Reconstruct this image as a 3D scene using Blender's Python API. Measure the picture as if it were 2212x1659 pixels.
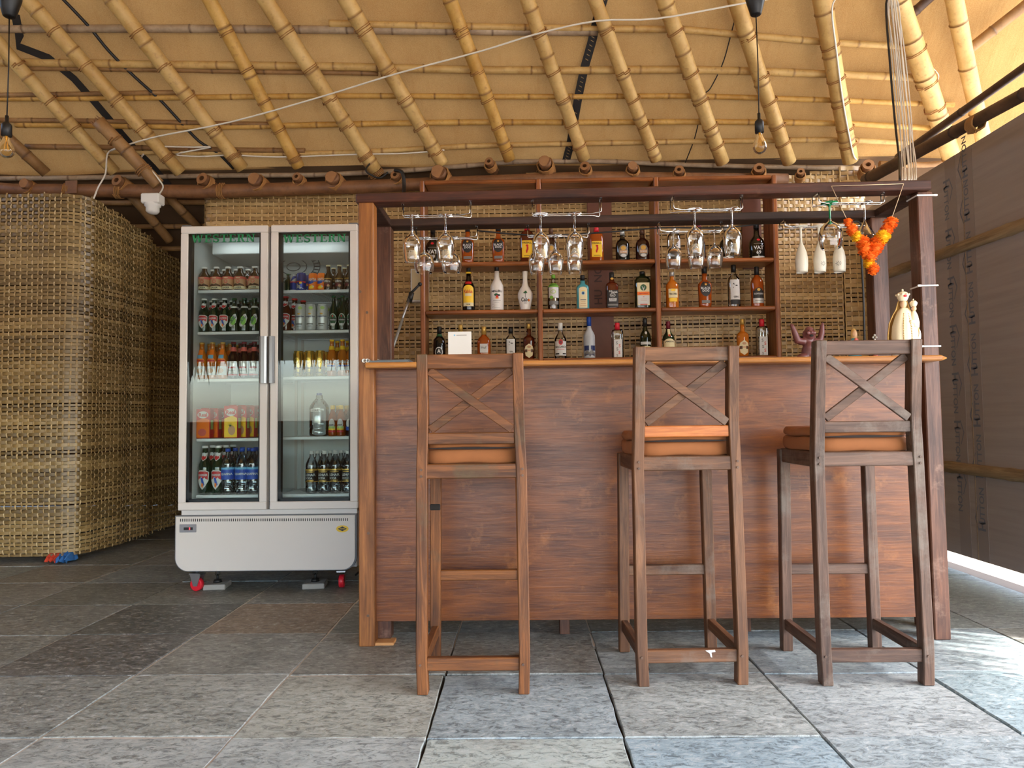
import bpy, math, random
from mathutils import Vector, Matrix
random.seed(7)
R = random.Random(11)
for o in list(bpy.data.objects): bpy.data.objects.remove(o)
scene = bpy.context.scene
col = scene.collection
PI = math.pi

# ---------------------------------------------------------------- camera
F, W, H = 1560.0, 2212, 1659
CAMH = 0.92
pitch = math.atan(78.5 / F); yaw = math.atan(22 / F); roll = -0.012
CM = Matrix.Rotation(yaw, 3, 'Z') @ Matrix.Rotation(PI/2 + pitch, 3, 'X') @ Matrix.Rotation(roll, 3, 'Z')
cam_d = bpy.data.cameras.new('camera')
cam_d.sensor_fit = 'HORIZONTAL'; cam_d.sensor_width = 36.0; cam_d.lens = 36.0 * F / W
cam_d.clip_start = 0.02; cam_d.clip_end = 500
cam = bpy.data.objects.new('camera', cam_d); col.objects.link(cam)
cam.matrix_world = Matrix.Translation((0, 0, CAMH)) @ CM.to_4x4()
scene.camera = cam
C0 = Vector((0, 0, CAMH))

# ---------------------------------------------------------------- light
scene.view_settings.view_transform = 'Standard'
scene.view_settings.look = 'None'
scene.view_settings.gamma = 1.0
scene.view_settings.use_curve_mapping = False
scene.view_settings.exposure = 1.8
world = bpy.data.worlds.new('world'); scene.world = world
world.use_nodes = True
wn = world.node_tree; wn.nodes.clear()
sky = wn.nodes.new('ShaderNodeTexSky'); sky.sky_type = 'NISHITA'
sky.sun_disc = False; sky.sun_elevation = math.radians(52); sky.sun_rotation = math.radians(115)
sky.air_density = 1.0; sky.dust_density = 2.5; sky.ozone_density = 1.0
bg = wn.nodes.new('ShaderNodeBackground'); bg.inputs[1].default_value = 0.60
wo = wn.nodes.new('ShaderNodeOutputWorld')
wn.links.new(sky.outputs[0], bg.inputs[0]); wn.links.new(bg.outputs[0], wo.inputs[0])
SUN_TO = Vector((0.80, -0.40, 1.12)).normalized()      # direction towards the sun: right, a little behind the camera
sun_d = bpy.data.lights.new('sun', 'SUN'); sun_d.energy = 3.6; sun_d.angle = math.radians(0.6)
sun_d.color = (1.0, 0.97, 0.92)
sun = bpy.data.objects.new('sun', sun_d); col.objects.link(sun)
sun.rotation_euler = SUN_TO.to_track_quat('Z', 'Y').to_euler()
sun.location = (6, -3, 8)

# ---------------------------------------------------------------- picture -> place helpers
def ray(px, py):
    return CM @ Vector(((px - W/2) / F, -(py - H/2) / F, -1.0))
def P(px, py, Y):
    d = ray(px, py); return C0 + d * (Y / d.y)
def PX(px, py, X):
    d = ray(px, py); return C0 + d * (X / d.x)
def PZ(px, py, Z=0.0):
    d = ray(px, py); return C0 + d * ((Z - CAMH) / d.z)

# ---------------------------------------------------------------- objects
def link(o, parent=None):
    col.objects.link(o)
    if parent is not None: o.parent = parent
    return o
def tag(o, label=None, cat=None, group=None, kind=None):
    if label: o['label'] = label
    if cat: o['category'] = cat
    if group: o['group'] = group
    if kind: o['kind'] = kind
    return o
def thing(name, label, cat, loc=(0, 0, 0), rz=0.0, group=None):
    o = bpy.data.objects.new(name, None); o.empty_display_size = 0.05
    o.location = loc; o.rotation_euler = (0, 0, rz)
    link(o); return tag(o, label, cat, group)
def copy_tree(o, parent=None):
    c = o.copy(); link(c, parent)
    for ch in list(o.children): copy_tree(ch, c)
    return c

class MB:
    def __init__(s): s.v = []; s.f = []; s.sm = []; s.a = []
    def add(s, verts, faces, smooth=False, attr=None):
        n = len(s.v); s.v.extend([tuple(p) for p in verts])
        s.f.extend([tuple(i + n for i in f) for f in faces]); s.sm.extend([smooth] * len(faces))
        if attr is None: s.a.extend([0.0] * len(verts))
        elif isinstance(attr, (int, float)): s.a.extend([float(attr)] * len(verts))
        else: s.a.extend(attr)
        return s
    def obox(s, c, ax, ay, az, b=0.0, attr=None):
        c = Vector(c); ax = Vector(ax); ay = Vector(ay); az = Vector(az)
        h = [ax.length, ay.length, az.length]; u = [ax.normalized(), ay.normalized(), az.normalized()]
        V = []; F_ = []
        if b <= 0:
            for sx in (-1, 1):
                for sy in (-1, 1):
                    for sz in (-1, 1): V.append((sx*h[0], sy*h[1], sz*h[2]))
            F_ = [(0,1,3,2),(4,6,7,5),(0,4,5,1),(2,3,7,6),(0,2,6,4),(1,5,7,3)]
        else:
            b = min(b, min(h) * 0.9); ix = {}
            for sx in (-1, 1):
                for sy in (-1, 1):
                    for sz in (-1, 1):
                        sg = (sx, sy, sz)
                        for k in range(3):
                            ix[sg, k] = len(V)
                            V.append(tuple(sg[j] * (h[j] if j == k else h[j] - b) for j in range(3)))
            S = (-1, 1)
            for k in range(3):
                i, j = [q for q in range(3) if q != k]
                for sk in S:
                    def sgn(si, sj):
                        t = [0, 0, 0]; t[k] = sk; t[i] = si; t[j] = sj; return tuple(t)
                    F_.append(tuple(ix[sgn(a, c2), k] for a, c2 in ((-1,-1),(1,-1),(1,1),(-1,1))))
                for si in S:
                    for sj in S:
                        def sg2(sk):
                            t = [0, 0, 0]; t[k] = sk; t[i] = si; t[j] = sj; return tuple(t)
                        F_.append((ix[sg2(-1), i], ix[sg2(1), i], ix[sg2(1), j], ix[sg2(-1), j]))
            for sx in S:
                for sy in S:
                    for sz in S: F_.append(tuple(ix[(sx, sy, sz), k] for k in range(3)))
        out = []
        for f in F_:
            p = [Vector(V[i]) for i in f]
            nrm = (p[1] - p[0]).cross(p[2] - p[0]); cen = sum(p, Vector()) / len(p)
            hand = u[0].cross(u[1]).dot(u[2])
            out.append(f if nrm.dot(cen) * hand > 0 else f[::-1])
        return s.add([c + u[0]*p[0] + u[1]*p[1] + u[2]*p[2] for p in V], out, False, attr)
    def box(s, x0, x1, y0, y1, z0, z1, b=0.0):
        return s.obox(((x0+x1)/2, (y0+y1)/2, (z0+z1)/2), (abs(x1-x0)/2, 0, 0), (0, abs(y1-y0)/2, 0), (0, 0, abs(z1-z0)/2), b)
    def bar(s, a, b, w, d, bev=0.0, side=(0, 1, 0)):
        a = Vector(a); b = Vector(b); t = (b - a); L = t.length; t.normalize()
        n = Vector(side); n = (n - t * n.dot(t)).normalized(); m = t.cross(n)
        return s.obox((a+b)/2, m * (w/2), n * (d/2), t * (L/2), bev)
    def tube(s, pts, r, n=8, caps=True, attr=None, jit=0.0):
        pts = [Vector(p) for p in pts]; k = len(pts)
        rs = r if isinstance(r, (list, tuple)) else [r] * k
        t0 = (pts[1] - pts[0]).normalized()
        ref = Vector((0, 0, 1)) if abs(t0.z) < 0.9 else Vector((1, 0, 0))
        nn = (ref - t0 * ref.dot(t0)).normalized(); V = []; A = []
        for i, p in enumerate(pts):
            t = (pts[min(i+1, k-1)] - pts[max(i-1, 0)]).normalized()
            nn = (nn - t * nn.dot(t)).normalized(); bb = t.cross(nn)
            for j in range(n):
                a = 2*PI*j/n; q = rs[i] * (1 + (R.uniform(-jit, jit) if jit else 0))
                V.append(p + nn * (q*math.cos(a)) + bb * (q*math.sin(a)))
                A.append(attr[i] if isinstance(attr, (list, tuple)) else (attr or 0.0))
        Fs = [(i*n+j, i*n+(j+1) % n, (i+1)*n+(j+1) % n, (i+1)*n+j) for i in range(k-1) for j in range(n)]
        s.add(V, Fs, True, A)
        if caps:
            m = len(s.v) - len(V)
            s.f.append(tuple(m + j for j in range(n))[::-1]); s.sm.append(False)
            s.f.append(tuple(m + (k-1)*n + j for j in range(n))); s.sm.append(False)
        return s
    def lathe(s, prof, n=20, c=(0, 0, 0), ay=1.0, ex=2.0, attr=None):
        V = []; c = Vector(c)
        for r, z in prof:
            for j in range(n):
                a = 2*PI*j/n; x, y = math.cos(a), math.sin(a)
                if ex != 2.0:
                    q = (abs(x)**ex + abs(y)**ex) ** (-1.0/ex); x *= q; y *= q
                V.append(c + Vector((r*x, r*ay*y, z)))
        k = len(prof)
        Fs = [(i*n+j, i*n+(j+1) % n, (i+1)*n+(j+1) % n, (i+1)*n+j) for i in range(k-1) for j in range(n)]
        return s.add(V, Fs, True, attr)
    def build(s, name, mat, parent=None, attr=False):
        me = bpy.data.meshes.new(name); me.from_pydata(s.v, [], s.f)
        me.polygons.foreach_set('use_smooth', s.sm)
        if attr:
            at = me.attributes.new('var', 'FLOAT', 'POINT'); at.data.foreach_set('value', s.a)
        me.materials.append(mat); me.update()
        return link(bpy.data.objects.new(name, me), parent)

def recenter(o, loc):
    """move a mesh object's origin to loc without moving its shape"""
    loc = Vector(loc); o.data.transform(Matrix.Translation(-loc)); o.location = o.location + loc; return o

# ---------------------------------------------------------------- lettering
_tc = {}
def text_mesh(txt, size=1.0, bold=0.0, width=1.0):
    """flat lettering as (verts2d, faces), centred on the origin, cap height about size"""
    key = (txt, bold)
    if key not in _tc:
        cu = bpy.data.curves.new('lettering', 'FONT'); cu.body = txt; cu.size = 1.0
        cu.align_x = 'CENTER'; cu.offset = bold; cu.resolution_u = 2
        ob = bpy.data.objects.new('lettering', cu); col.objects.link(ob)
        me = bpy.data.meshes.new_from_object(ob)
        vs = [(v.co.x, v.co.y) for v in me.vertices]; fs = [tuple(p.vertices) for p in me.polygons]
        bpy.data.objects.remove(ob); bpy.data.curves.remove(cu); bpy.data.meshes.remove(me)
        if vs:
            xs = [v[0] for v in vs]; ys = [v[1] for v in vs]
            cx = (min(xs)+max(xs))/2; cy = (min(ys)+max(ys))/2; hh = max(ys)-min(ys)
            vs = [((x-cx)/hh, (y-cy)/hh) for x, y in vs]
        _tc[key] = (vs, fs)
    vs, fs = _tc[key]
    return [(x*size*width, y*size) for x, y in vs], fs
def arc_text(txt, size, rad):
    vs, fs = text_mesh(txt, size)
    return [((rad+y)*math.sin(x/rad), (rad+y)*math.cos(x/rad)-rad) for x, y in vs], fs
# ---------------------------------------------------------------- materials
def lin(*c):
    if len(c) == 1: c = c[0]
    return tuple(((x/255)/12.92 if x/255 <= 0.04045 else ((x/255+0.055)/1.055)**2.4) for x in c) + (1.0,)
def newmat(name):
    m = bpy.data.materials.new(name); m.use_nodes = True; t = m.node_tree
    return m, t, t.nodes['Principled BSDF']
def N(t, typ, **kw):
    n = t.nodes.new(typ)
    for k, v in kw.items(): setattr(n, k, v)
    return n
def L(t, a, b): t.links.new(a, b)
def ramp(t, fac, stops):
    r = N(t, 'ShaderNodeValToRGB'); e = r.color_ramp.elements
    while len(e) < len(stops): e.new(0.5)
    for q, (p, c) in zip(e, stops): q.position = p; q.color = c
    L(t, fac, r.inputs[0]); return r.outputs[0]
def mixc(t, fac, a, b, mode='MIX'):
    m = N(t, 'ShaderNodeMix', data_type='RGBA', blend_type=mode)
    for s, v in ((m.inputs[0], fac), (m.inputs[6], a), (m.inputs[7], b)):
        if isinstance(v, (int, float, tuple)): s.default_value = v
        else: L(t, v, s)
    return m.outputs[2]
def coords(t, scale, obj=True, jitter=True):
    tc = N(t, 'ShaderNodeTexCoord'); mp = N(t, 'ShaderNodeMapping'); mp.inputs['Scale'].default_value = scale
    L(t, tc.outputs['Object'], mp.inputs['Vector'])
    if jitter:
        oi = N(t, 'ShaderNodeObjectInfo'); mu = N(t, 'ShaderNodeMath', operation='MULTIPLY'); mu.inputs[1].default_value = 37.0
        L(t, oi.outputs['Random'], mu.inputs[0]); cb = N(t, 'ShaderNodeCombineXYZ')
        for i in range(3): L(t, mu.outputs[0], cb.inputs[i])
        L(t, cb.outputs[0], mp.inputs['Location'])
    return mp.outputs[0]
def noise(t, vec, scale, detail=5, rough=0.6, dist=0.0):
    n = N(t, 'ShaderNodeTexNoise'); n.inputs['Scale'].default_value = scale; n.inputs['Detail'].default_value = detail
    n.inputs['Roughness'].default_value = rough; n.inputs['Distortion'].default_value = dist
    L(t, vec, n.inputs['Vector']); return n.outputs['Fac']
def bump(t, b, h, strength, dist=0.002):
    n = N(t, 'ShaderNodeBump'); n.inputs['Strength'].default_value = strength; n.inputs['Distance'].default_value = dist
    L(t, h, n.inputs['Height']); L(t, n.outputs[0], b.inputs['Normal'])
def plain(name, c, rough=0.5, metal=0.0, spec=0.5, coat=0.0, var=0.0):
    m, t, b = newmat(name)
    b.inputs['Base Color'].default_value = c; b.inputs['Roughness'].default_value = rough
    b.inputs['Metallic'].default_value = metal; b.inputs['Specular IOR Level'].default_value = spec
    b.inputs['Coat Weight'].default_value = coat
    if var:
        f = noise(t, coords(t, (1, 1, 1)), 14.0, 6)
        L(t, mixc(t, f, tuple(x*(1-var) for x in c[:3])+(1,), tuple(min(1, x*(1+var)) for x in c[:3])+(1,)), b.inputs['Base Color'])
    return m
def wood(name, dark, light, axis=0, rough=0.45, sc=1.0, worn=None, wornamt=0.55, coat=0.0, bmp=0.3):
    m, t, b = newmat(name)
    s = [42.0*sc]*3; s[axis] = 2.6*sc
    v = coords(t, tuple(s)); f = noise(t, v, 1.0, 8, 0.65, 1.2)
    s2 = [9.0*sc]*3; s2[axis] = 2.0*sc
    g = noise(t, coords(t, tuple(s2)), 1.0, 4, 0.6)
    c = ramp(t, f, [(0.34, tuple(x*0.6 for x in dark[:3])+(1,)), (0.48, dark), (0.66, light)])
    c = mixc(t, 0.42, c, ramp(t, g, [(0.36, tuple(x*0.4 for x in dark[:3])+(1,)), (0.64, tuple(min(1, x*1.1) for x in light[:3])+(1,))]))
    if worn:
        w = noise(t, coords(t, (3.5*sc,)*3), 1.0, 7, 0.7)
        c = mixc(t, ramp(t, w, [(wornamt, (0, 0, 0, 1)), (wornamt+0.12, (0.8, 0.8, 0.8, 1))]), c, worn)
    L(t, c, b.inputs['Base Color'])
    L(t, ramp(t, f, [(0.2, (rough+0.15,)*3+(1,)), (0.8, (rough-0.08,)*3+(1,))]), b.inputs['Roughness'])
    b.inputs['Specular IOR Level'].default_value = 0.4; b.inputs['Coat Weight'].default_value = coat; b.inputs['Coat Roughness'].default_value = 0.25
    bump(t, b, f, bmp, 0.003); return m
def bamboo_mat(name, a, b_, stain, ring):
    m, t, b = newmat(name)
    n1 = noise(t, coords(t, (1, 1, 1)), 5.0, 6, 0.65); n2 = noise(t, coords(t, (1, 1, 1)), 34.0, 4, 0.6)
    c = ramp(t, n1, [(0.34, a), (0.68, b_)])
    c = mixc(t, ramp(t, n2, [(0.55, (0, 0, 0, 1)), (0.8, (0.55,)*3+(1,))]), c, stain)
    at = N(t, 'ShaderNodeAttribute', attribute_name='var')
    c = mixc(t, at.outputs['Fac'], c, ring)
    L(t, c, b.inputs['Base Color']); b.inputs['Roughness'].default_value = 0.55
    bump(t, b, n2, 0.25, 0.004); return m
def thin_glass(name, tint=(1, 1, 1, 1), ior=1.45, rough=0.0, refl=(1, 1, 1, 1), boost=0.0):
    """a clear wall of glass: lets light straight through and mirrors by the Fresnel law"""
    m = bpy.data.materials.new(name); m.use_nodes = True; t = m.node_tree; t.nodes.clear()
    tr = N(t, 'ShaderNodeBsdfTransparent'); tr.inputs[0].default_value = tint
    gl = N(t, 'ShaderNodeBsdfGlossy'); gl.inputs['Roughness'].default_value = rough; gl.inputs['Color'].default_value = refl
    fr = N(t, 'ShaderNodeFresnel'); fr.inputs[0].default_value = ior
    mx = N(t, 'ShaderNodeMixShader'); out = N(t, 'ShaderNodeOutputMaterial')
    fac = fr.outputs[0]
    if boost:
        ad = N(t, 'ShaderNodeMath', operation='ADD'); ad.inputs[1].default_value = boost; ad.use_clamp = True
        L(t, fac, ad.inputs[0]); fac = ad.outputs[0]
    L(t, fac, mx.inputs[0]); L(t, tr.outputs[0], mx.inputs[1]); L(t, gl.outputs[0], mx.inputs[2]); L(t, mx.outputs[0], out.inputs[0])
    return m
def dark_glass(name, c, rough=0.06, trans=0.0):
    m, t, b = newmat(name); b.inputs['Base Color'].default_value = c; b.inputs['Roughness'].default_value = rough
    b.inputs['Transmission Weight'].default_value = trans; b.inputs['IOR'].default_value = 1.45
    b.inputs['Coat Weight'].default_value = 0.4; return m
def emit(name, c, s):
    m, t, b = newmat(name); b.inputs['Base Color'].default_value = c
    b.inputs['Emission Color'].default_value = c; b.inputs['Emission Strength'].default_value = s; return m

M = {}
# sailcloth roof
m, t, b = newmat('tarp_cloth')
v = coords(t, (1, 1, 1), jitter=False)
n1 = noise(t, v, 1.7, 6, 0.62); n2 = noise(t, v, 240.0, 2, 0.5); n3 = noise(t, coords(t, (9, 1.5, 1.5), jitter=False), 2.0, 4, 0.6)
c = ramp(t, n1, [(0.3, lin(158, 118, 68)), (0.7, lin(180, 142, 88))])
c = mixc(t, ramp(t, n3, [(0.56, (0, 0, 0, 1)), (0.78, (0.35,)*3+(1,))]), c, lin(150, 104, 52))
c = mixc(t, 0.16, c, ramp(t, n2, [(0.3, lin(110, 75, 36)), (0.7, lin(232, 196, 132))]))
L(t, c, b.inputs['Base Color']); b.inputs['Roughness'].default_value = 0.85; b.inputs['Specular IOR Level'].default_value = 0.2
bump(t, b, n3, 0.25, 0.02)
tl = N(t, 'ShaderNodeBsdfTranslucent'); L(t, c, tl.inputs[0]); ms = N(t, 'ShaderNodeMixShader'); ms.inputs[0].default_value = 0.045
L(t, b.outputs[0], ms.inputs[1]); L(t, tl.outputs[0], ms.inputs[2]); L(t, ms.outputs[0], t.nodes['Material Output'].inputs[0])
M['tarp'] = m
M['bam_y'] = bamboo_mat('bamboo_straw', lin(186, 146, 82), lin(214, 180, 116), lin(126, 84, 40), lin(138, 100, 54))
M['bam_y2'] = bamboo_mat('bamboo_golden', lin(182, 134, 58), lin(218, 176, 98), lin(132, 84, 34), lin(128, 88, 42))
M['bam_b'] = bamboo_mat('bamboo_brown', lin(128, 92, 54), lin(166, 126, 78), lin(84, 56, 30), lin(96, 66, 36))
M['bam_g'] = bamboo_mat('bamboo_weathered', lin(138, 116, 92), lin(186, 164, 136), lin(92, 72, 56), lin(108, 84, 62))
M['log'] = bamboo_mat('log_bark', lin(104, 68, 42), lin(142, 98, 62), lin(66, 42, 26), lin(84, 54, 32))
M['log_d'] = bamboo_mat('log_dark', lin(70, 48, 36), lin(104, 76, 56), lin(44, 30, 22), lin(56, 38, 28))
M['cut'] = plain('cut_end', lin(150, 106, 66), 0.8, var=0.35)
M['hollow'] = plain('hollow_core', lin(48, 30, 18), 0.9)
M['rope'] = plain('coir_rope', lin(158, 112, 62), 0.9, var=0.3)
# woven strips
def strip_mat(name, a, b_, c_):
    m, t, b = newmat(name); at = N(t, 'ShaderNodeAttribute', attribute_name='var')
    c = ramp(t, at.outputs['Fac'], [(0.0, a), (0.5, b_), (1.0, c_)])
    n = noise(t, coords(t, (6, 6, 60), jitter=False), 3.0, 4, 0.6)
    c = mixc(t, 0.35, c, ramp(t, n, [(0.3, a), (0.75, c_)]))
    L(t, c, b.inputs['Base Color']); b.inputs['Roughness'].default_value = 0.36; b.inputs['Specular IOR Level'].default_value = 0.6
    bump(t, b, n, 0.2, 0.002); return m
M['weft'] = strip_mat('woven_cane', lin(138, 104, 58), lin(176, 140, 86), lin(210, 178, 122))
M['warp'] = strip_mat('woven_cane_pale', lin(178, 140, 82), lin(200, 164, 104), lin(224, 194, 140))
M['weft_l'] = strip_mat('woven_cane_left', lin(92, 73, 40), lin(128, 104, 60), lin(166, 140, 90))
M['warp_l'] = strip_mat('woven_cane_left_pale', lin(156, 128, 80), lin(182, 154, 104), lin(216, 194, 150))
# timber
M['panel'] = wood('bar_panel_plywood', lin(98, 49, 17), lin(126, 70, 26), 0, 0.33, 1.9, lin(140, 84, 36), 0.57, 0.16, 0.35)
M['panel_edge'] = plain('plywood_edge', lin(196, 140, 84), 0.6, var=0.2)
M['post_o'] = wood('post_orange_brown', lin(112, 64, 26), lin(164, 104, 50), 2, 0.45, 0.8, lin(92, 56, 28), 0.62)
M['post_r'] = wood('post_red_brown', lin(74, 42, 28), lin(112, 72, 52), 2, 0.40, 1.2, lin(136, 104, 86), 0.60)
M['beam'] = wood('beam_dark', lin(50, 22, 14), lin(86, 44, 28), 0, 0.42, 1.3, lin(124, 84, 64), 0.63)
M['beam2'] = wood('beam_darker', lin(44, 26, 18), lin(72, 46, 34), 0, 0.5, 1.3, lin(110, 84, 66), 0.64)
M['ctop'] = wood('counter_top', lin(150, 92, 44), lin(198, 138, 74), 0, 0.3, 0.8, None, 0.6, 0.3)
M['shelf'] = wood('shelf_wood', lin(128, 70, 32), lin(176, 106, 54), 0, 0.35, 0.8, None, 0.6, 0.2)
M['shelf_v'] = wood('shelf_wood_upright', lin(128, 70, 32), lin(176, 106, 54), 2, 0.35, 0.8, None, 0.6, 0.2)
def stool_mats(k, d, l, w, wa=0.60):
    for ax, s in ((0, 'h'), (2, 'v'), (1, 'd')):
        M['st%d%s' % (k, s)] = wood('stool_wood_%d%s' % (k, s), d, l, ax, 0.5, 1.0, w, wa, 0.0, 0.6)
stool_mats(1, lin(80, 44, 18), lin(138, 82, 34), lin(84, 64, 40), 0.55)
stool_mats(2, lin(78, 48, 28), lin(124, 82, 50), lin(104, 86, 72), 0.54)
stool_mats(3, lin(70, 48, 36), lin(110, 80, 62), lin(108, 94, 82), 0.52)
M['cushion'] = plain('cushion_rust', lin(142, 86, 46), 0.9, var=0.15)
M['cush_dark'] = plain('cushion_gap', lin(34, 24, 20), 0.9)
M['board'] = None
m, t, b = newmat('partition_board')
v = coords(t, (0.6, 0.6, 14), jitter=False); n1 = noise(t, v, 2.0, 5, 0.6)
L(t, ramp(t, n1, [(0.3, lin(146, 134, 126)), (0.7, lin(160, 148, 140))]), b.inputs['Base Color']); b.inputs['Roughness'].default_value = 0.5
M['board'] = m
M['board_band'] = plain('partition_board_band', lin(140, 128, 121), 0.5)
M['board_ink'] = plain('partition_ink', lin(104, 107, 116), 0.6)
M['offcut'] = plain('brown_board_offcut', lin(112, 66, 48), 0.5, var=0.2)
M['offcut_ink'] = plain('offcut_ink', lin(74, 44, 34), 0.6)
M['batten'] = wood('split_bamboo', lin(132, 106, 76), lin(176, 150, 112), 1, 0.5, 0.8)
# slate floor (colour of each slab comes from the object colour)
m, t, b = newmat('slate')
oi = N(t, 'ShaderNodeObjectInfo'); v = coords(t, (1, 1, 1))
n1 = noise(t, v, 3.2, 7, 0.66, 0.6); n2 = noise(t, coords(t, (24, 44, 34)), 1.0, 8, 0.80, 0.8); n3 = noise(t, v, 1.4, 5, 0.6)
c = mixc(t, 1.0, mixc(t, 1.0, oi.outputs['Color'], (0.84, 0.93, 0.93, 1), 'MULTIPLY'), ramp(t, n1, [(0.28, (0.70, 0.70, 0.69, 1)), (0.72, (1.18, 1.17, 1.15, 1))]), 'MULTIPLY')
c = mixc(t, ramp(t, n2, [(0.50, (0, 0, 0, 1)), (0.60, (0.95,)*3+(1,))]), c, mixc(t, 1.0, c, (0.42, 0.42, 0.43, 1), 'MULTIPLY'))
c = mixc(t, ramp(t, n2, [(0.37, (0.55,)*3+(1,)), (0.47, (0, 0, 0, 1))]), c, lin(196, 198, 194))
c = mixc(t, ramp(t, n3, [(0.62, (0, 0, 0, 1)), (0.84, (0.4,)*3+(1,))]), c, lin(132, 118, 104))
L(t, c, b.inputs['Base Color'])
L(t, ramp(t, n2, [(0.3, (0.62,)*3+(1,)), (0.7, (0.42,)*3+(1,))]), b.inputs['Roughness'])
bump(t, b, n2, 0.42, 0.006); M['slate'] = m
M['mortar'] = plain('pale_mortar', lin(186, 178, 164), 0.95, var=0.15)
M['earth'] = plain('dark_joint_earth', lin(44, 36, 30), 0.95, var=0.3)
M['tarp_shaded'] = plain('tarp_cloth_shaded', lin(92, 68, 44), 0.9, var=0.2)  # roof cloth colour darkened to paint in the shade beyond the eave
M['crack'] = plain('crack_shadow', lin(36, 30, 26), 1.0)
M['sand'] = plain('pale_sand', lin(176, 170, 158), 0.95, var=0.12)
# appliances and small stuff
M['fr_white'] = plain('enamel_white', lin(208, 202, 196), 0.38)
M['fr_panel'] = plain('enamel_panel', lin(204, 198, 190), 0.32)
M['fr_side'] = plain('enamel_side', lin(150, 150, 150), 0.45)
M['fr_grey'] = plain('grey_plastic', lin(128, 128, 132), 0.4)
M['fr_trim'] = plain('dark_grey_trim', lin(96, 98, 102), 0.45)
M['fr_liner'] = plain('liner_white', lin(216, 220, 218), 0.35)
M['fr_shelf'] = plain('shelf_enamel', lin(226, 228, 226), 0.4)
M['handle'] = plain('handle_metal', lin(150, 152, 156), 0.32, 0.7)
M['black'] = plain('black_plastic', lin(22, 22, 23), 0.45)
M['rubber'] = plain('black_rubber', lin(16, 17, 18), 0.6)
M['pane'] = thin_glass('door_pane', (0.90, 0.94, 0.93, 1), 1.42, 0.0)
M['green_letter'] = plain('green_letters', lin(20, 122, 72), 0.5)
M['red'] = plain('signal_red', lin(206, 26, 44), 0.4)
M['led'] = emit('red_digit', lin(255, 40, 50), 2.2)
M['yellow'] = plain('sticker_yellow', lin(214, 178, 34), 0.4)
M['chrome'] = plain('chrome', lin(212, 212, 210), 0.16, 1.0)
M['zinc'] = plain('zinc', lin(176, 180, 186), 0.35, 1.0)
M['concrete'] = plain('block_stone', lin(150, 148, 142), 0.9, var=0.15)
M['wire_w'] = plain('white_cable', lin(222, 214, 200), 0.5)
M['wire_b'] = plain('black_cable', lin(28, 25, 24), 0.5)
M['strap'] = plain('black_strap', lin(30, 27, 26), 0.7)
M['strap_ink'] = plain('strap_lettering', lin(150, 122, 82), 0.8)
M['bulb'] = thin_glass('bulb_glass', (1.0, 0.93, 0.74, 1), 1.45, 0.0)
M['filament'] = plain('filament', lin(232, 170, 70), 0.4)
M['glass'] = thin_glass('drinking_glass', (0.985, 0.985, 0.98, 1), 1.42, 0.0, (1, 1, 1, 1), 0.015)
M['glass_g'] = thin_glass('green_glass', (0.20, 0.62, 0.42, 1), 1.5, 0.0, (1, 1, 1, 1), 0.06)
M['glass_c'] = thin_glass('clear_bottle_glass', (0.88, 0.90, 0.90, 1), 1.45, 0.02, (1, 1, 1, 1), 0.05)
M['pet'] = thin_glass('clear_pet', (0.84, 0.88, 0.90, 1), 1.5, 0.04, (1, 1, 1, 1), 0.07)
M['flute'] = plain('white_flute', lin(232, 226, 208), 0.35)
M['ink'] = plain('dark_ink', lin(40, 38, 36), 0.7)
M['paper'] = plain('white_paper', lin(212, 211, 208), 0.7)
M['cream'] = plain('cream_paper', lin(228, 214, 172), 0.7)
M['gold'] = plain('gold_foil', lin(206, 166, 84), 0.35, 0.5)
M['goldcan'] = plain('gold_can', lin(222, 186, 86), 0.25, 0.85)
M['silver'] = plain('silver_foil', lin(198, 198, 196), 0.3, 0.6)
M['white'] = plain('white_plastic', lin(228, 226, 220), 0.4)
M['ceramic'] = plain('white_ceramic', lin(232, 226, 218), 0.25)
M['orange_f'] = plain('marigold_orange', lin(250, 116, 8), 0.8, var=0.15)
M['yellow_f'] = plain('marigold_yellow', lin(252, 190, 10), 0.8, var=0.15)
M['string'] = plain('cotton_string', lin(222, 196, 160), 0.9)
M['buddha'] = plain('terracotta_red', lin(104, 58, 56), 0.42, var=0.25)
M['statue_w'] = plain('statue_cream', lin(238, 224, 188), 0.45)
M['statue_g'] = plain('statue_gold', lin(216, 176, 104), 0.4, 0.3)
M['skin'] = plain('painted_skin', lin(232, 190, 148), 0.5)
M['blue'] = plain('paint_blue', lin(84, 150, 170), 0.5)
M['pink'] = plain('paint_pink', lin(226, 122, 112), 0.5)
for k, c in dict(black_g=(16, 13, 12), amber=(150, 66, 14), amber2=(186, 104, 26), dkamber=(84, 30, 12), brown_g=(62, 38, 22),
                 green_g=(22, 44, 26), teal=(70, 150, 158), olive=(26, 34, 16), redblk=(44, 14, 12)).items():
    M[k] = dark_glass('bottle_' + k, lin(c), 0.07)
for k, c in dict(p_red=(196, 34, 36), p_orange=(240, 120, 20), p_blue=(30, 74, 168), p_yellow=(246, 200, 40), p_green=(128, 190, 70),
                 p_tan=(196, 150, 110), p_salmon=(208, 96, 84), p_navy=(24, 40, 92), p_dkgreen=(30, 86, 50), p_grey=(120, 118, 114),
                 p_black=(26, 24, 24), p_brown=(92, 58, 36), p_ltgreen=(176, 206, 120), p_maroon=(116, 24, 38), p_ltblue=(110, 176, 214)).items():
    M[k] = plain('print_' + k[2:], lin(c), 0.45)
M['glass_g'] = dark_glass('green_stem_glass', lin(24, 116, 66), 0.06)
M['frost'] = plain('frosted_glass', lin(178, 184, 190), 0.35)
M['can_white'] = plain('white_can', lin(206, 208, 206), 0.3, 0.3)
M['can_blue'] = plain('blue_can', lin(44, 60, 140), 0.3, 0.4)
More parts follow.
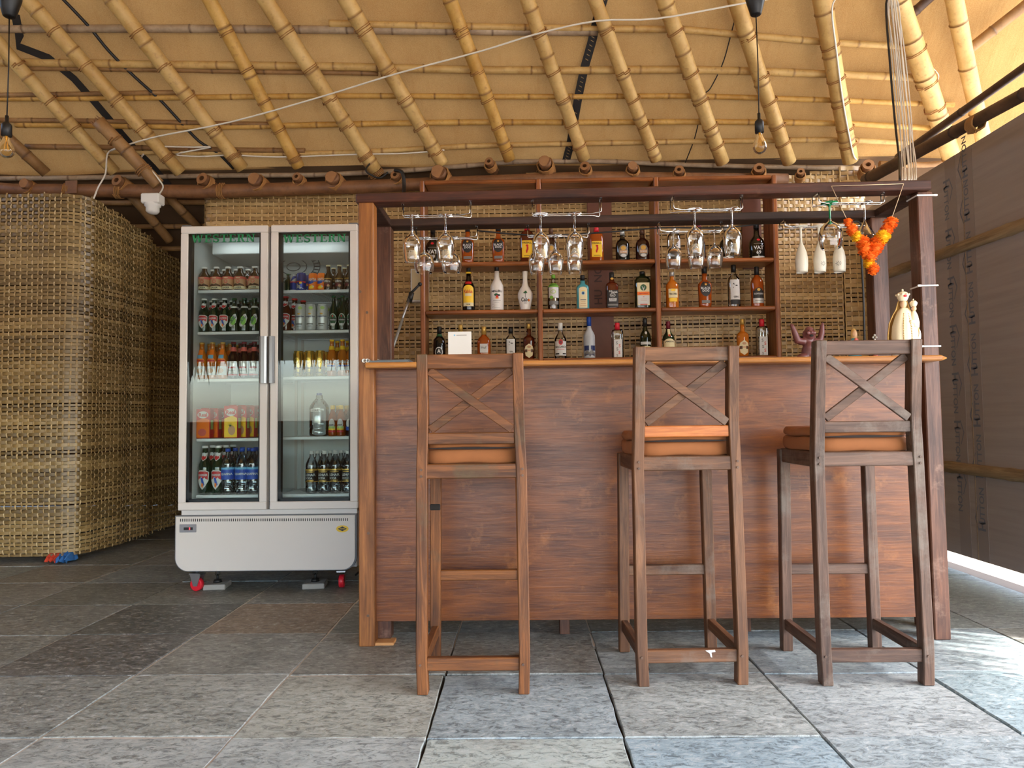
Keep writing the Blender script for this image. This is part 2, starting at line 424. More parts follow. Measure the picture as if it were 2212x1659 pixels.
M['thatch'] = plain('dry_palm', lin(150, 124, 84), 0.9, var=0.3)
M['sack_r'] = plain('sack_red', lin(206, 74, 50), 0.8); M['sack_b'] = plain('sack_blue', lin(50, 110, 176), 0.8)
M['tube_grey'] = plain('grey_tube', lin(134, 134, 132), 0.35, 0.3)
M['folder'] = plain('slate_folder', lin(92, 100, 106), 0.5)
# ---------------------------------------------------------------- floor of slate slabs
fl = MB(); fl.box(-7, 2.72, -3.7, 8.5, -0.06, -0.016)
floor = tag(fl.build('floor', M['earth']), 'grey slate slab floor with pale and dark joints', None, None, 'structure')
mo = MB(); mo.box(-6.95, -.36, -3.6, 8.2, -.03, -.0035); mo.box(-.36, .7, 3.0, 8.2, -.03, -.005); mo.build('mortar_bed', M['mortar'], floor)
gd = MB(); gd.box(-40, 40, -60, 40, -0.2, -0.07)
tag(gd.build('ground', M['sand']), 'pale sandy ground outside the hut', None, None, 'structure')
TCOL = [lin(132, 130, 126), lin(136, 131, 124), lin(126, 126, 121), lin(142, 140, 136), lin(134, 139, 140), lin(138, 132, 124), lin(120, 120, 116)]
X_T0, TW, Y_T0, TD = -0.292, 0.573, 2.152, 0.521
FIXED = {(-1, 2): lin(122, 119, 112), (0, -1): lin(188, 190, 183), (0, 0): lin(164, 170, 172), (1, -1): lin(160, 173, 180), (1, 0): lin(164, 164, 160),
         (2, -1): lin(160, 166, 168), (2, 0): lin(168, 170, 170), (2, 1): lin(158, 166, 170), (3, 0): lin(156, 170, 175), (3, -1): lin(162, 172, 177), (3, 1): lin(152, 160, 164),
         (1, 1): lin(148, 150, 148), (0, 1): lin(142, 139, 134), (-1, -1): lin(182, 181, 177), (-1, 0): lin(178, 173, 162), (-1, 1): lin(152, 146, 138),
         (-2, 0): lin(168, 165, 158), (-2, -1): lin(178, 176, 172), (-2, 1): lin(148, 143, 136), (-3, 0): lin(150, 148, 144), (-3, -1): lin(160, 158, 155),
         (-2, 2): lin(146, 124, 104), (-3, 1): lin(114, 110, 107), (-3, 2): lin(100, 99, 95)}  # slab tones, with the near rows also lightened for light from the front
def slab(x0, x1, y0, y1, z, rr):
    def edge(a, b, n):
        return [(a[0]+(b[0]-a[0])*i/n, a[1]+(b[1]-a[1])*i/n) for i in range(n)]
    c = [(x0+rr.uniform(0, .003), y0), (x1, y0+rr.uniform(0, .003)), (x1-rr.uniform(0, .003), y1), (x0, y1-rr.uniform(0, .003))]
    per = []
    for i in range(4): per += edge(c[i], c[(i+1) % 4], 7)
    per = [(x+rr.uniform(-.0022, .0022), y+rr.uniform(-.0022, .0022)) for x, y in per]
    cx, cy = (x0+x1)/2, (y0+y1)/2; n = len(per); b = MB()
    def ins(d): return [(x-(0.0 if abs(x-cx) < 1e-6 else math.copysign(min(d, abs(x-cx)), x-cx)), y-math.copysign(min(d, abs(y-cy)), y-cy)) for x, y in per]
    top = [(x, y, z) for x, y in ins(0.0026)]; mid = [(x, y, z-0.003) for x, y in per]; bot = [(x, y, -0.03) for x, y in per]
    f = [tuple(range(n))] + [(i, i+n, (i+1) % n+n, (i+1) % n) for i in range(n)] + [(i+n, i+2*n, (i+1) % n+2*n, (i+1) % n+n) for i in range(n)]
    return b.add(top+mid+bot, f)
rt = random.Random(5); tiles = {}
for i in range(-8, 5):
    off = rt.uniform(-0.018, 0.018)
    for j in range(-1, 10):
        x0 = X_T0 + TW*i; y0 = Y_T0 + TD*j + off + rt.uniform(-.006, .006)
        b = slab(x0+.0028, x0+TW-.0028, y0+.0022, y0+TD-.0022, rt.uniform(-.002, .0015), rt)
        o = b.build('slab', M['slate'], floor); o.color = FIXED.get((i, j), rt.choice(TCOL)); tiles[i, j] = o
        recenter(o, (x0+TW/2, y0+TD/2, 0))
pv = MB()
for i in range(-11, 5):
    for j in range(-11, -1):
        x0 = X_T0 + TW*i; y0 = Y_T0 + TD*j
        pv.obox((x0+TW/2, y0+TD/2, -0.012), (TW/2-.004, 0, 0), (0, TD/2-.004, 0), (0, 0, 0.012), 0.003)
o = pv.build('paving', M['slate'], floor); o.color = TCOL[0]; tag(o, None, None, None, 'stuff')
# cracks in the slab under the middle stool
def crack(pxs, w, par):
    pts = [PZ(x, y, 0.0012) for x, y in pxs]; V = []
    for k, p in enumerate(pts):
        t = (pts[min(k+1, len(pts)-1)] - pts[max(k-1, 0)]); t.normalize(); s = Vector((-t.y, t.x, 0)); ww = w*(0.35 if k in (0, len(pts)-1) else R.uniform(.7, 1.3))
        V += [p + s*ww, p - s*ww]
    o = MB().add(V, [(2*k, 2*k+1, 2*k+3, 2*k+2) for k in range(len(pts)-1)]).build('crack', M['crack'], par)
    o.matrix_parent_inverse = Matrix.Translation(-par.location); return o
crack([(1400, 1434), (1402, 1447), (1392, 1458), (1385, 1466), (1398, 1474), (1406, 1482), (1398, 1500), (1404, 1522), (1384, 1540), (1381, 1562)], .0022, tiles[1, 0])
crack([(1314, 1484), (1318, 1497), (1334, 1512), (1352, 1524), (1378, 1541)], .0018, tiles[1, 0])
crack([(1384, 1466), (1394, 1484), (1400, 1496)], .0013, tiles[1, 0])

# ---------------------------------------------------------------- roof
RY, RZ, RS = 5.48, 2.87, 1.07
RN = math.sqrt(1+RS*RS)
def roofz(Y):
    if Y < 3.8: return RZ + RS*(RY-3.8) - 0.307*(3.8-Y)
    if Y <= 5.50: return RZ + RS*(RY-Y)
    return RZ + RS*(RY-5.50) - 0.72*(Y-5.50)
def RP(px, py, off=0.0):
    d = ray(px, py); z0 = RZ - off*RN
    s = (z0 + RS*RY - CAMH) / (d.z + RS*d.y); return C0 + d*s
PUR_Y = [RP(1106, y).y for y in (60, 151, 208, 264, 312, 352)]
def tarp_mesh():
    b = MB(); xs = [-7.2 + 0.1*i for i in range(117)]
    ys = [-2.3, -1, 0, 2, 3, 3.8] + [3.8+0.04*i for i in range(1, 43)] + [5.50] 
    V = []
    for y in ys:
        for x in xs:
            z = roofz(y)
            if 4.3 < y < 5.9:
                z += 0.012*math.sin(x*1.7+y*3.1) + 0.008*math.sin(x*4.3-y*2.2+1.0)
                below = [p for p in PUR_Y if p <= y]; above = [p for p in PUR_Y if p > y]
                if below and above:
                    u = (y-below[0] if False else (y-max(below)))/(min(above)-max(below)); z -= 0.05*math.sin(PI*u)*(0.75+0.25*math.sin(x*5.1))
            V.append((x, y, z + 0.045))
    nx = len(xs)
    b.add(V, [(i*nx+j, i*nx+j+1, (i+1)*nx+j+1, (i+1)*nx+j) for i in range(len(ys)-1) for j in range(nx-1)], True)
    return b
ceiling = tag(tarp_mesh().build('ceiling', M['tarp']), 'tan sailcloth roof lining stretched over the bamboo poles', None, None, 'structure')

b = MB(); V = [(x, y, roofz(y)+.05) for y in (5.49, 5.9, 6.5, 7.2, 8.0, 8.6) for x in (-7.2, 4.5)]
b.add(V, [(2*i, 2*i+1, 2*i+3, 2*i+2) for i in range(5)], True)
tag(b.build('ceiling_store', M['tarp_shaded']), 'roof cloth over the store room behind the mats, darkened for shade', None, None, 'structure')  # separate sheet; the shade past the eave is put into its colour
def SP(px, py, off=0.0):
    d = ray(px, py); z0 = roofz(5.50)+.72*5.50-off-CAMH; return C0 + d*(z0/(d.z+.72*d.y))
def bamboo(mb, pts, r0, r1=None, node=0.30, n=12, wob=0.004, hollow=False):
    r1 = r0 if r1 is None else r1; pts = [Vector(p) for p in pts]
    seg = [(pts[i+1]-pts[i]).length for i in range(len(pts)-1)]; LN = sum(seg)
    def at(s):
        for i, q in enumerate(seg):
            if s <= q or i == len(seg)-1:
                return pts[i].lerp(pts[i+1], s/q)
            s -= q
    out = []; rad = []; va = []; s = -R.uniform(0, node); ph = R.uniform(0, 6)
    stops = [(0.0, 1.0, 0.0)]
    while s < LN:
        for ds, k, a in ((-.014, 1.0, 0.0), (-.005, 1.07, 0.35), (0.0, 1.10, 1.0), (0.004, 1.0, 0.8), (0.016, 0.985, 0.0), (node*.5, 0.965, 0.0)):
            if 0.01 < s+ds < LN-0.01: stops.append((s+ds, k, a))
        s += node*R.uniform(.85, 1.15)
    stops.append((LN, 1.0, 0.0))
    for s, k, a in stops:
        p = at(s); w = wob*math.sin(s*2.3+ph)
        out.append(p + Vector((w, 0, w*0.7))); rad.append((r0+(r1-r0)*s/LN)*k); va.append(a)
    mb.tube(out, rad, n, True, va); return mb
def pxr(px_w, p): return px_w * 0.5 * (p.y*math.cos(pitch)+(p.z-CAMH)*math.sin(pitch)) / F

rope_objs = []
def lashing(par, c, axis, r, turns=3, pitch_=0.014, rr=0.0042, tail=True, other=None):
    """coils of coir rope round a pole"""
    a = Vector(axis).normalized(); ref = Vector((0, 0, 1)) if abs(a.z) < .9 else Vector((1, 0, 0))
    u = (ref - a*ref.dot(a)).normalized(); w = a.cross(u); pts = []; n = 9
    ph = R.uniform(0, 6)
    for k in range(turns*n+1):
        t = k/n; an = 2*PI*t+ph; q = r*(1.05+0.05*math.sin(3*an)); pts.append(c + a*((t-turns/2)*pitch_+.003*math.sin(2*an)) + u*q*math.cos(an) + w*q*math.sin(an))
    b = MB(); b.tube(pts, rr, 5)
    if tail:
        for q in range(2):
            e = pts[-1] + Vector((R.uniform(-.02, .02), R.uniform(-.01, .01), -R.uniform(.01, .03)))
            b.tube([pts[-1], pts[-1].lerp(e, .5)+Vector((R.uniform(-.008, .008),)*3), e], [rr*.7, rr*.5, rr*.3], 4)
    return b.build('lashing', M['rope'], par)

PUR = [  # (name of look, px polyline, px width, extra drop from the cloth)
 ('bam_g', [(-60, 61), (0, 62), (740, 63.5), (1123, 69), (1290, 70)], 17, 'weathered grey bamboo purlin, topmost along the left of the roof'),
 ('bam_y', [(711, 51), (1070, 58), (1300, 63), (1480, 65), (1632, 78), (1806, 92), (1998, 101)], 15, 'straw bamboo purlin, topmost along the right of the roof'),
 ('bam_y', [(-60, 134), (0, 135), (368, 139), (740, 145), (1017, 151), (1480, 151), (1628, 155), (1964, 166), (2012, 172)], 17, 'pale bamboo purlin, second from the top across the roof'),
 ('bam_b', [(27, 148), (368, 151), (740, 157), (816, 159)], 11, 'thin brown cane doubling the second purlin on the left'),
 ('bam_b', [(-60, 206), (0, 205), (240, 202), (418, 200)], 11, 'thin brown cane doubling the third purlin on the left'),
 ('bam_y2', [(-60, 215), (0, 214), (368, 210), (740, 208), (1480, 208), (1796, 216), (2061, 226)], 12, 'golden bamboo purlin, third from the top across the roof'),
 ('bam_b', [(-60, 257), (0, 259), (435, 266), (600, 268)], 11, 'thin brown cane doubling the fourth purlin on the left'),
 ('bam_y2', [(33, 270), (435, 274), (740, 269), (1053, 264), (1480, 263), (1824, 267), (2012, 276)], 13, 'golden bamboo purlin, fourth from the top across the roof'),
 ('bam_b', [(57, 316), (300, 320), (502, 324), (660, 325)], 12, 'thin brown cane doubling the fifth purlin on the left'),
 ('bam_y', [(234, 329), (535, 333), (740, 330), (1017, 316), (1480, 305), (1789, 302), (2016, 312)], 12, 'straw bamboo purlin, fifth from the top across the roof'),
 ('bam_g', [(-60, 387), (0, 385), (435, 381), (689, 378), (876, 368), (1123, 349), (1300, 349), (1480, 356), (1737, 361), (1868, 363)], 11, 'bent weathered pole tying the rafter feet at the eave'),
 ('bam_b', [(1900, 354), (1990, 357), (2060, 352)], 13, 'short dark pole low on the roof behind the right partition'),
]
for k, (mk, pl, w, lab) in enumerate(PUR):
    b = MB(); pts = [RP(x, y, 0.03) for x, y in pl]; r = pxr(w, pts[len(pts)//2])
    bamboo(b, pts, r, r*0.94, 0.36)
    tag(b.build('bamboo_purlin', M[mk], None, True), lab, 'bamboo pole', 'purlins under the roof cloth')
RAF = [((100, 375), (-90, 200), 23, 'bam_b'), ((248, 372), (-70, 15), 26, 'bam_y'), ((391, 372), (50, -7), 28, 'bam_y'), ((525, 363), (234, -9), 29, 'bam_y'),
       ((646, 360), (447, -9), 26, 'bam_y2'), ((809, 368), (569, -9), 30, 'bam_y'), ((954, 354), (744, -8), 29, 'bam_y'), ((1102, 344), (967, -9), 26, 'bam_y2'),
       ((1261, 344), (1138, -8), 27, 'bam_y'), ((1419, 344), (1281, -9), 26, 'bam_y'), ((1562, 350), (1430, -9), 29, 'bam_y'), ((1705, 350), (1587, -9), 29, 'bam_y'),
       ((1838, 347), (1773, -9), 32, 'bam_y'), ((2056, 345), (1938, -9), 36, 'bam_y'), ((2124, 306), (2062, -9), 30, 'bam_y')]
ORD = ['first', 'second', 'third', 'fourth', 'fifth', 'sixth', 'seventh', 'eighth', 'ninth', 'tenth', 'eleventh', 'twelfth', 'thirteenth', 'fourteenth', 'fifteenth']
TONE = {'bam_b': 'brown', 'bam_y': 'straw coloured', 'bam_y2': 'golden'}
for k, (lo, hi, w, mk) in enumerate(RAF):
    a = RP(lo[0], lo[1], 0.105); c = RP(hi[0], hi[1], 0.105); d = (c-a)
    t = thing('bamboo_rafter', '%s bamboo rafter, %s from the left, tied under the roof' % (TONE[mk], ORD[k]), 'bamboo pole', a, 0, 'rafters tied under the purlins')
    b = MB(); r = pxr(w, a); r2 = r*1.08
    bamboo(b, [Vector(), d*0.5+Vector((R.uniform(-.01, .01), 0, 0)), d*1.12], r, r2, 0.33, 14)
    b.build('pole', M[mk], t, True)
    for pi_, (_, pl, pw, _l) in enumerate(PUR):
        if pi_ in (3, 4, 6, 8, 11): continue
        # where this rafter passes under that purlin
        for s in [q/60 for q in range(61)]:
            x = lo[0]+(hi[0]-lo[0])*s; y = lo[1]+(hi[1]-lo[1])*s
            hit = False
            for (xa, ya), (xb, yb) in zip(pl, pl[1:]):
                if xa <= x <= xb and abs(ya+(yb-ya)*(x-xa)/max(1, xb-xa)-y) < 4: hit = True
            if hit:
                p = RP(x, y+7, 0.105)-a; tt = p.dot(d)/d.length_squared
                lashing(t, d*tt, d, r*1.03+0.002, 2 if y < 330 else 4, .012 if y < 330 else .010, .0032, R.random() < .7)
                break
# the pole with a broken end on the left, and two rafters running down beyond the wall line
def pole(name, label, a, c, r, mk, node=.33, r1=None, n=12):
    t = thing(name, label, 'bamboo pole', a, 0, 'odd poles of the roof')
    b = MB(); d = Vector(c)-Vector(a); bamboo(b, [Vector(), d], r, r1, node, n); b.build('pole', M[mk], t, True)
    return t, d
a = P(341, 400, 5.25); c = P(212, 262, 5.02)
t, d = pole('broken_bamboo_pole', 'brown bamboo pole with a splintered top end, left of the fridge', a, c, pxr(29, a), 'bam_b')
b = MB()
for q in range(26):
    an = R.uniform(0, 6.28); rr_ = R.uniform(0, .045); n1 = d.normalized(); u = n1.cross(Vector((0, 1, 0))).normalized(); w = n1.cross(u)
    o_ = d + u*rr_*math.cos(an) + w*rr_*math.sin(an); b.tube([o_-n1*.06, o_+n1*R.uniform(.0, .035)+u*R.uniform(-.012, .012)], [.008, .003], 4)
b.build('splinters', M['cut'], t)
lashing(t, d*.25, d, .055, 3); lashing(t, d*.72, d, .052, 2)
for (p0, p1, w, y0, y1, lab) in (((278, 418), (366, 520), 21, 5.75, 6.15, 'dark rafter foot running down behind the leaning mat'), ((355, 415), (450, 515), 20, 5.75, 6.15, 'second dark rafter foot running down just left of the back mat')):
    a = SP(*p0, .09); c = SP(*p1, .09); pole('bamboo_rafter', lab, a, c, pxr(w, a), 'bam_b')
for q, yy in enumerate((440, 492, 540)):
    a = SP(120, yy, .02); c = SP(470, yy-3, .02)
    pole('bamboo_purlin', ['upper', 'middle', 'lowest'][q] + ' shadowed purlin seen between the mat and the fridge', a, c, .022, 'bam_b')
# eave log under the rafter feet
b = MB(); pts = [P(-60, 402, 5.36), P(33, 411, 5.36), P(435, 414, 5.36), P(740, 405, 5.37), P(1278, 383, 5.38), P(1500, 386, 5.38), P(1700, 388, 5.38)]
b.tube([pts[0].lerp(pts[1], .5)] + pts[1:], [.045, .05, .052, .05, .046, .045, .045], 12, True)
lg = thing('eave_log', 'long reddish brown log carrying the stub ends above the mats', 'log', pts[1])
b2 = MB(); b2.tube([p-pts[1] for p in pts], [.045, .05, .052, .05, .046, .045, .045], 12, True); b2.build('trunk', M['log'], lg)
for x in (150, 258, 480):
    p = P(x, 413, 5.36)-pts[1]; lashing(lg, p, (1, 0, 0), .054, 4, .012, .005)
b3 = MB(); c = P(154, 404, 5.31)-pts[1]; b3.obox(c, (.045, 0, .002), (0, .004, 0), (0, 0, .05), .002); b3.build('tape_wrap', M['log'], lg)
# stub ends facing the room
STUBS = [(52, 396, 24, 'c'), (252, 389, 26, 'h'), (436, 385, 27, 'h'), (549, 386, 30, 'c'), (640, 381, 20, 'h'), (716, 382, 30, 'c'), (853, 377, 21, 'h'), (946, 371, 34, 'c'),
         (1056, 348, 19, 'h'), (1176, 348, 28, 'c'), (1263, 358, 21, 'h'), (1366, 358, 22, 'c'), (1467, 366, 20, 'h'), (1640, 362, 23, 'h'), (1730, 370, 16, 'h'), (1876, 355, 24, 'h')]
for k, (x, y, w, ty) in enumerate(STUBS):
    p = P(x, y, 5.30); r = pxr(w, p)
    t = thing('pole_stub', '%s, %s from the left in the row above the mats' % ('sawn log end' if ty == 'c' else 'hollow bamboo end', ['first','second','third','fourth','fifth','sixth','seventh','eighth','ninth','tenth','eleventh','twelfth','thirteenth','fourteenth','fifteenth','last'][k]), 'log end', p, 0, 'pole ends above the mats')
    d = Vector((0.035, 0.135, -0.035)); b = MB()
    if ty == 'h':
        b.tube([d, Vector()], [r, r], 14, False, 0.0)
        b.tube([Vector(), Vector((0, 0.06, -.012))], [r*.45, r*.42], 14, False)
        b.build('pole', M['log'], t, True)
        f = MB(); n = 14; u = Vector((1, -.2, 0)).normalized(); q = d.normalized(); u = (u-q*u.dot(q)).normalized(); w_ = q.cross(u)
        V = [u*rr_*math.cos(2*PI*j/n)+w_*rr_*math.sin(2*PI*j/n)-q*.001 for rr_ in (r, r*.42) for j in range(n)]
        f.add(V, [(j, (j+1) % n, n+(j+1) % n, n+j) for j in range(n)]); f.build('cut_face', M['cut'], t)
        g = MB(); g.add([u*r*.43*math.cos(2*PI*j/n)+w_*r*.43*math.sin(2*PI*j/n)+q*.05 for j in range(n)], [tuple(range(n))]); g.build('hollow', M['hollow'], t)
    else:
        b.tube([d, d*.1, Vector()], [r*.96, r, r*.93], 14, True, 0.0, 0.05); b.build('pole', M['log'], t, True)
        f = MB(); f.tube([Vector((0, -.001, 0)), Vector((0, -.008, .001))], [r*.92, r*.86], 14, True, 0.0, 0.06); f.build('cut_face', M['cut'], t)
    for q in range(1 + (k % 2)):
        lashing(t, d*(.36+.35*q)-Vector((0, 0, .012)), d, r*1.22, 6, .009, .0055)
# poles along the right partition
for (pa, pb, X, w, mk, lab, wa) in (((1872, 388), (2260, 178), 2.42, 26, 'log_d', 'thick dark pole along the top of the right partition', 0.0),
                                 ((1940, 340), (2260, 112), 2.56, 17, 'log_d', 'thinner dark pole above the thick one on the right', 0.0)):
    a = PX(*pa, X); c = PX(*pb, X); t, d = pole('side_pole', lab, a, c, pxr(w, a), mk, .5, pxr(w, c)*1.1, 12)
    if w == 26: lashing(t, PX(2106, 268, X)-a, d, .038, 6, .011, .0055)
a = RP(2082, 116, .10); c = RP(2330, -80, .10)
pole('side_pole', 'grey brown pole crossing the roof at the top right corner', a, c, pxr(22, a), 'bam_b')
a = RP(1968, 32, .06); c = RP(2070, -60, .06)
pole('side_pole', 'short dark pole end beside the white cable bundle', a, c, pxr(20, a), 'log_d')

# ---------------------------------------------------------------- woven mats
def mat_wall(name, label, path, z0, z1, hz, su, mk, wname, width=.011, seed=1, amp=.004, frayb=.03):
    """path: list of (x,y); z0/z1 functions of arc length.  Woven horizontal strips and upright canes."""
    rr = random.Random(seed); P2 = [Vector((x, y, 0)) for x, y in path]
    seg = [(P2[i+1]-P2[i]).length for i in range(len(P2)-1)]; LN = sum(seg)
    def at(s):
        s = min(max(s, 0), LN)
        for i, q in enumerate(seg):
            if s <= q or i == len(seg)-1:
                t = (P2[i+1]-P2[i]).normalized(); return P2[i]+t*s, Vector((t.y, -t.x, 0))
            s -= q
    nu = int(LN/su); zlo = min(z0(0), z0(LN)); zhi = max(z1(q*LN/40) for q in range(41)); nz = int((zhi-zlo)/hz)
    cache = [at((j/2.0)*su) for j in range(2*nu+1)]
    wf = MB(); wp = MB()
    rowj = [rr.uniform(-.2, .2)*hz for _ in range(nz+2)]
    for i in range(nz+1):
        c = rr.random(); wid = rr.choice((.47, .46, .45, .43, .39, .33)); V = []; A = []; ok = []
        wav = rr.uniform(0, 6)
        for j in range(2*nu+1):
            s = j/2.0*su; base, nrm = cache[j]
            zc = zlo+(i+.5)*hz + .006*math.sin(s*1.3+wav*.1+i*.02) + rowj[i]*.5*math.sin(s*.7+wav)
            dsp = amp*(math.cos(PI*(j/2.0+i)))
            p = base + nrm*dsp
            tw = rr.uniform(-.02, .02)*hz
            V += [Vector((p.x, p.y, zc-wid*hz+tw)), Vector((p.x, p.y, zc+wid*hz+tw))]
            if j % 4 == (2*(i % 2)): c = min(1, max(0, c+rr.uniform(-.3, .3)))
            A += [c, c]
            ok.append(z0(s) <= zc <= z1(s))
        wf.add(V, [(2*j, 2*j+2, 2*j+3, 2*j+1) for j in range(2*nu) if ok[j] and ok[j+1]], True, A)
    for j in range(nu+1):
        s = j*su; base, nrm = cache[2*j]; tan = Vector((-nrm.y, nrm.x, 0)); V = []; A = []; c = rr.random(); fr = rr.uniform(0, frayb); ft = rr.uniform(0, .015)
        ww = width*rr.uniform(.30, .52); ok = []; ph = rr.uniform(0, 6)
        for i in range(2*nz+3):
            z = zlo+(i/2.0)*hz - hz*.0
            k = (i-1)/2.0
            dsp = -amp*(math.cos(PI*(j+k))) if True else 0
            q = base + nrm*(dsp*1.15) + tan*(.004*math.sin(z*3+ph))
            V += [Vector((q.x, q.y, z))-tan*ww, Vector((q.x, q.y, z))+nrm*ww*.5, Vector((q.x, q.y, z))+tan*ww]; A += [c, c, c]
            ok.append(z0(s)-fr <= z <= z1(s)+ft)
        wp.add(V, [f for i in range(2*nz+2) if ok[i] and ok[i+1] for f in ((3*i, 3*i+1, 3*i+4, 3*i+3), (3*i+1, 3*i+2, 3*i+5, 3*i+4))], True, A)
    o = wf.build(name, M[mk], None, True); tag(o, label, None, None, 'structure')
    tag(wp.build('upright_canes', M[wname], o, True), None, None, None, 'stuff')
    return o
# wall behind the bar
topx = [(435, 418), (500, 411), (560, 408), (770, 399), (870, 392), (960, 398), (1040, 388), (1100, 379), (1160, 375), (1220, 377), (1280, 384), (1330, 394), (1660, 392), (1700, 379), (1780, 369), (1868, 361)]
tops = [(P(x, y, 5.48).x, P(x, y, 5.48).z) for x, y in topx]
def interp(tab, x):
    if x <= tab[0][0]: return tab[0][1]
    for (xa, za), (xb, zb) in zip(tab, tab[1:]):
        if x <= xb: return za+(zb-za)*(x-xa)/(xb-xa)
    return tab[-1][1]
XB0 = P(436, 450, 5.48).x; XB1 = P(1829, 600, 5.48).x
path = [(XB0+.02, 5.92), (XB0-.005, 5.66), (XB0, 5.53), (XB0+.03, 5.49)]
k0 = sum(math.dist(path[i], path[i+1]) for i in range(3)) - .03 - XB0
x = XB0+.15
while x < XB1: path.append((x, 5.48+.012*math.sin(x*3.0))); x += .15
path.append((XB1, 5.48))
mat_wall('wall_back', 'straw coloured woven cane mat wall behind the bottle shelves', path, lambda s: .12, lambda s: interp(tops, s-k0), .0285, .044, 'weft', 'warp', .012, 3)
XB2 = P(1872, 500, 5.46).x
mat_wall('wall_back_end', 'narrow coarser woven mat strip closing the back wall at the right', [(XB1-.03, 5.455), (XB1+.06, 5.45), (XB2, 5.46), (XB2+.02, 5.6)], lambda s: .12, lambda s: tops[-1][1]-.008, .036, .05, 'weft', 'warp', .012, 4)
# mat on the left, turning a corner and running back
xc = P(172, 800, 4.85).x
pl = [(-7.0, 4.84), (-5.0, 4.84), (-4.2, 4.85), (-3.6, 4.86), (xc-.25, 4.86), (xc-.12, 4.875), (xc-.04, 4.92), (xc-.005, 5.0), (xc+.0, 5.12), (xc+.035, 5.3), (xc+.02, 5.45), (xc+.05, 5.6), (xc+.055, 5.68), (xc+.0, 5.76), (xc+.03, 5.95), (xc+.06, 6.15), (xc+.05, 6.4), (xc+.05, 6.8)]
LS = sum(math.dist(pl[i], pl[i+1]) for i in range(4)); 
zt0 = P(60, 417, 4.85).z; zt1 = P(385, 585, 6.35).z; zb0 = P(60, 1203, 4.85).z; zb1 = P(385, 1122, 6.35).z
LC = LS + .35
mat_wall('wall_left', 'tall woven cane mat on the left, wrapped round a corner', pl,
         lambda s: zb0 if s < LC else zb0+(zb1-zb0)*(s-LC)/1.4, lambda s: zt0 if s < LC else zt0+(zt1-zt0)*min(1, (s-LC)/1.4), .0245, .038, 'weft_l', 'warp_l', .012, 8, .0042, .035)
# closing walls out of view; the store room ones added to block light
b = MB(); b.box(2.70, 2.76, 5.75, 8.4, 0, 2.9); tag(b.build('wall_store_blocker', M['log_d']), 'unseen dark wall added on the right to keep light out of the store room', None, None, 'structure')
b = MB(); b.box(-7.0, -6.9, -2.2, 8.4, 0, 3.6); tag(b.build('wall_side', M['weft']), 'mat wall closing the hut on the far left', None, None, 'structure')
b = MB(); b.box(-7.0, 2.9, 8.3, 8.4, 0, 3.0); tag(b.build('wall_far_blocker', M['log_d']), 'unseen dark wall added behind to keep light out of the store room', None, None, 'structure')

# ---------------------------------------------------------------- right partition of printed board
XR = 2.66
zt = PX(2212, 243, XR).z; zb = PX(2212, 1240, XR).z
wr = MB(); wr.box(XR, XR+.012, 2.75, 5.75, zb, zt)
wall_r = tag(wr.build('wall_right', M['board']), 'grey brown printed board partition on the right', None, None, 'structure')
def yR(px, py): return PX(px, py, XR).y
for xx in (2064, 2100):
    y = yR(xx, 640); b = MB(); b.obox((XR-.0006, y, (zb+zt)/2), (.0006, 0, 0), (0, .055, 0), (0, 0, (zt-zb)/2)); b.build('printed_band', M['board_band'], wall_r)
y = yR(2090, 640); b = MB(); b.box(XR-.003, XR, y-.0015, y+.0015, zb, zt); b.build('seam', M['batten'], wall_r)
def wall_print(y, z, up):
    vs, fs = text_mesh('UTTON', .046, .02); V = []
    hx = .155
    vv = [(x+.018, q-.006) for x, q in vs]
    hv, hf = text_mesh('H', .062, .03); hv = [(x-.098, q-.002) for x, q in hv]
    ch = [(-.128, .026), (-.055, .056), (.018, .026), (.018, .033), (-.055, .065), (-.128, .033)]
    b = MB()
    def put(x, q):
        return (XR-.0018, y - q, z - x) if not up else (XR-.0018, y + q, z + x)
    b.add([put(*p) for p in vv], fs); b.add([put(*p) for p in hv], hf); b.add([put(*p) for p in ch], [(0, 1, 4, 5), (1, 2, 3, 4)])
    b.build('printed_lettering', M['board_ink'], wall_r)
for k, py in enumerate((432, 538, 642, 746, 849, 953, 1060, 1167)):
    xx = 2046 + (py-432)*.047; p = PX(xx, py, XR)
    if p.z-.13 > zb: wall_print(p.y, p.z, False)
for k, py in enumerate((340, 434, 546, 655, 766, 876, 985, 1100, 1205)):
    xx = 2082 + (py-340)*.051; p = PX(xx, py, XR)
    if p.z-.13 > zb: wall_print(p.y, p.z, True)
for (p0, p1, lab) in (((1915, 592), (2330, 440), 'upper'), ((1915, 992), (2330, 1044), 'lower')):
    a = PX(*p0, XR-.012); c = PX(*p1, XR-.012); b = MB(); d = c-a; n = 30; V = []
    for q in range(n+1):
        s = q/n; p = a+d*s; nd = 1.0 + (.12 if q % 9 == 4 else 0); h = .034*nd
        V += [p+Vector((.012, 0, h)), p+Vector((-.016*nd, 0, h*.8)), p+Vector((-.012, 0, .0)), p+Vector((-.016*nd, 0, -h*.8)), p+Vector((.012, 0, -h))]
    b.add(V, [(q*5+k, q*5+k+1, q*5+k+6, q*5+k+5) for q in range(n) for k in range(4)], True)
    o = b.build('trim_1' if lab == 'upper' else 'trim_2', M['batten']); tag(o, '%s split bamboo batten nailed across the right partition' % lab, None, None, 'structure')

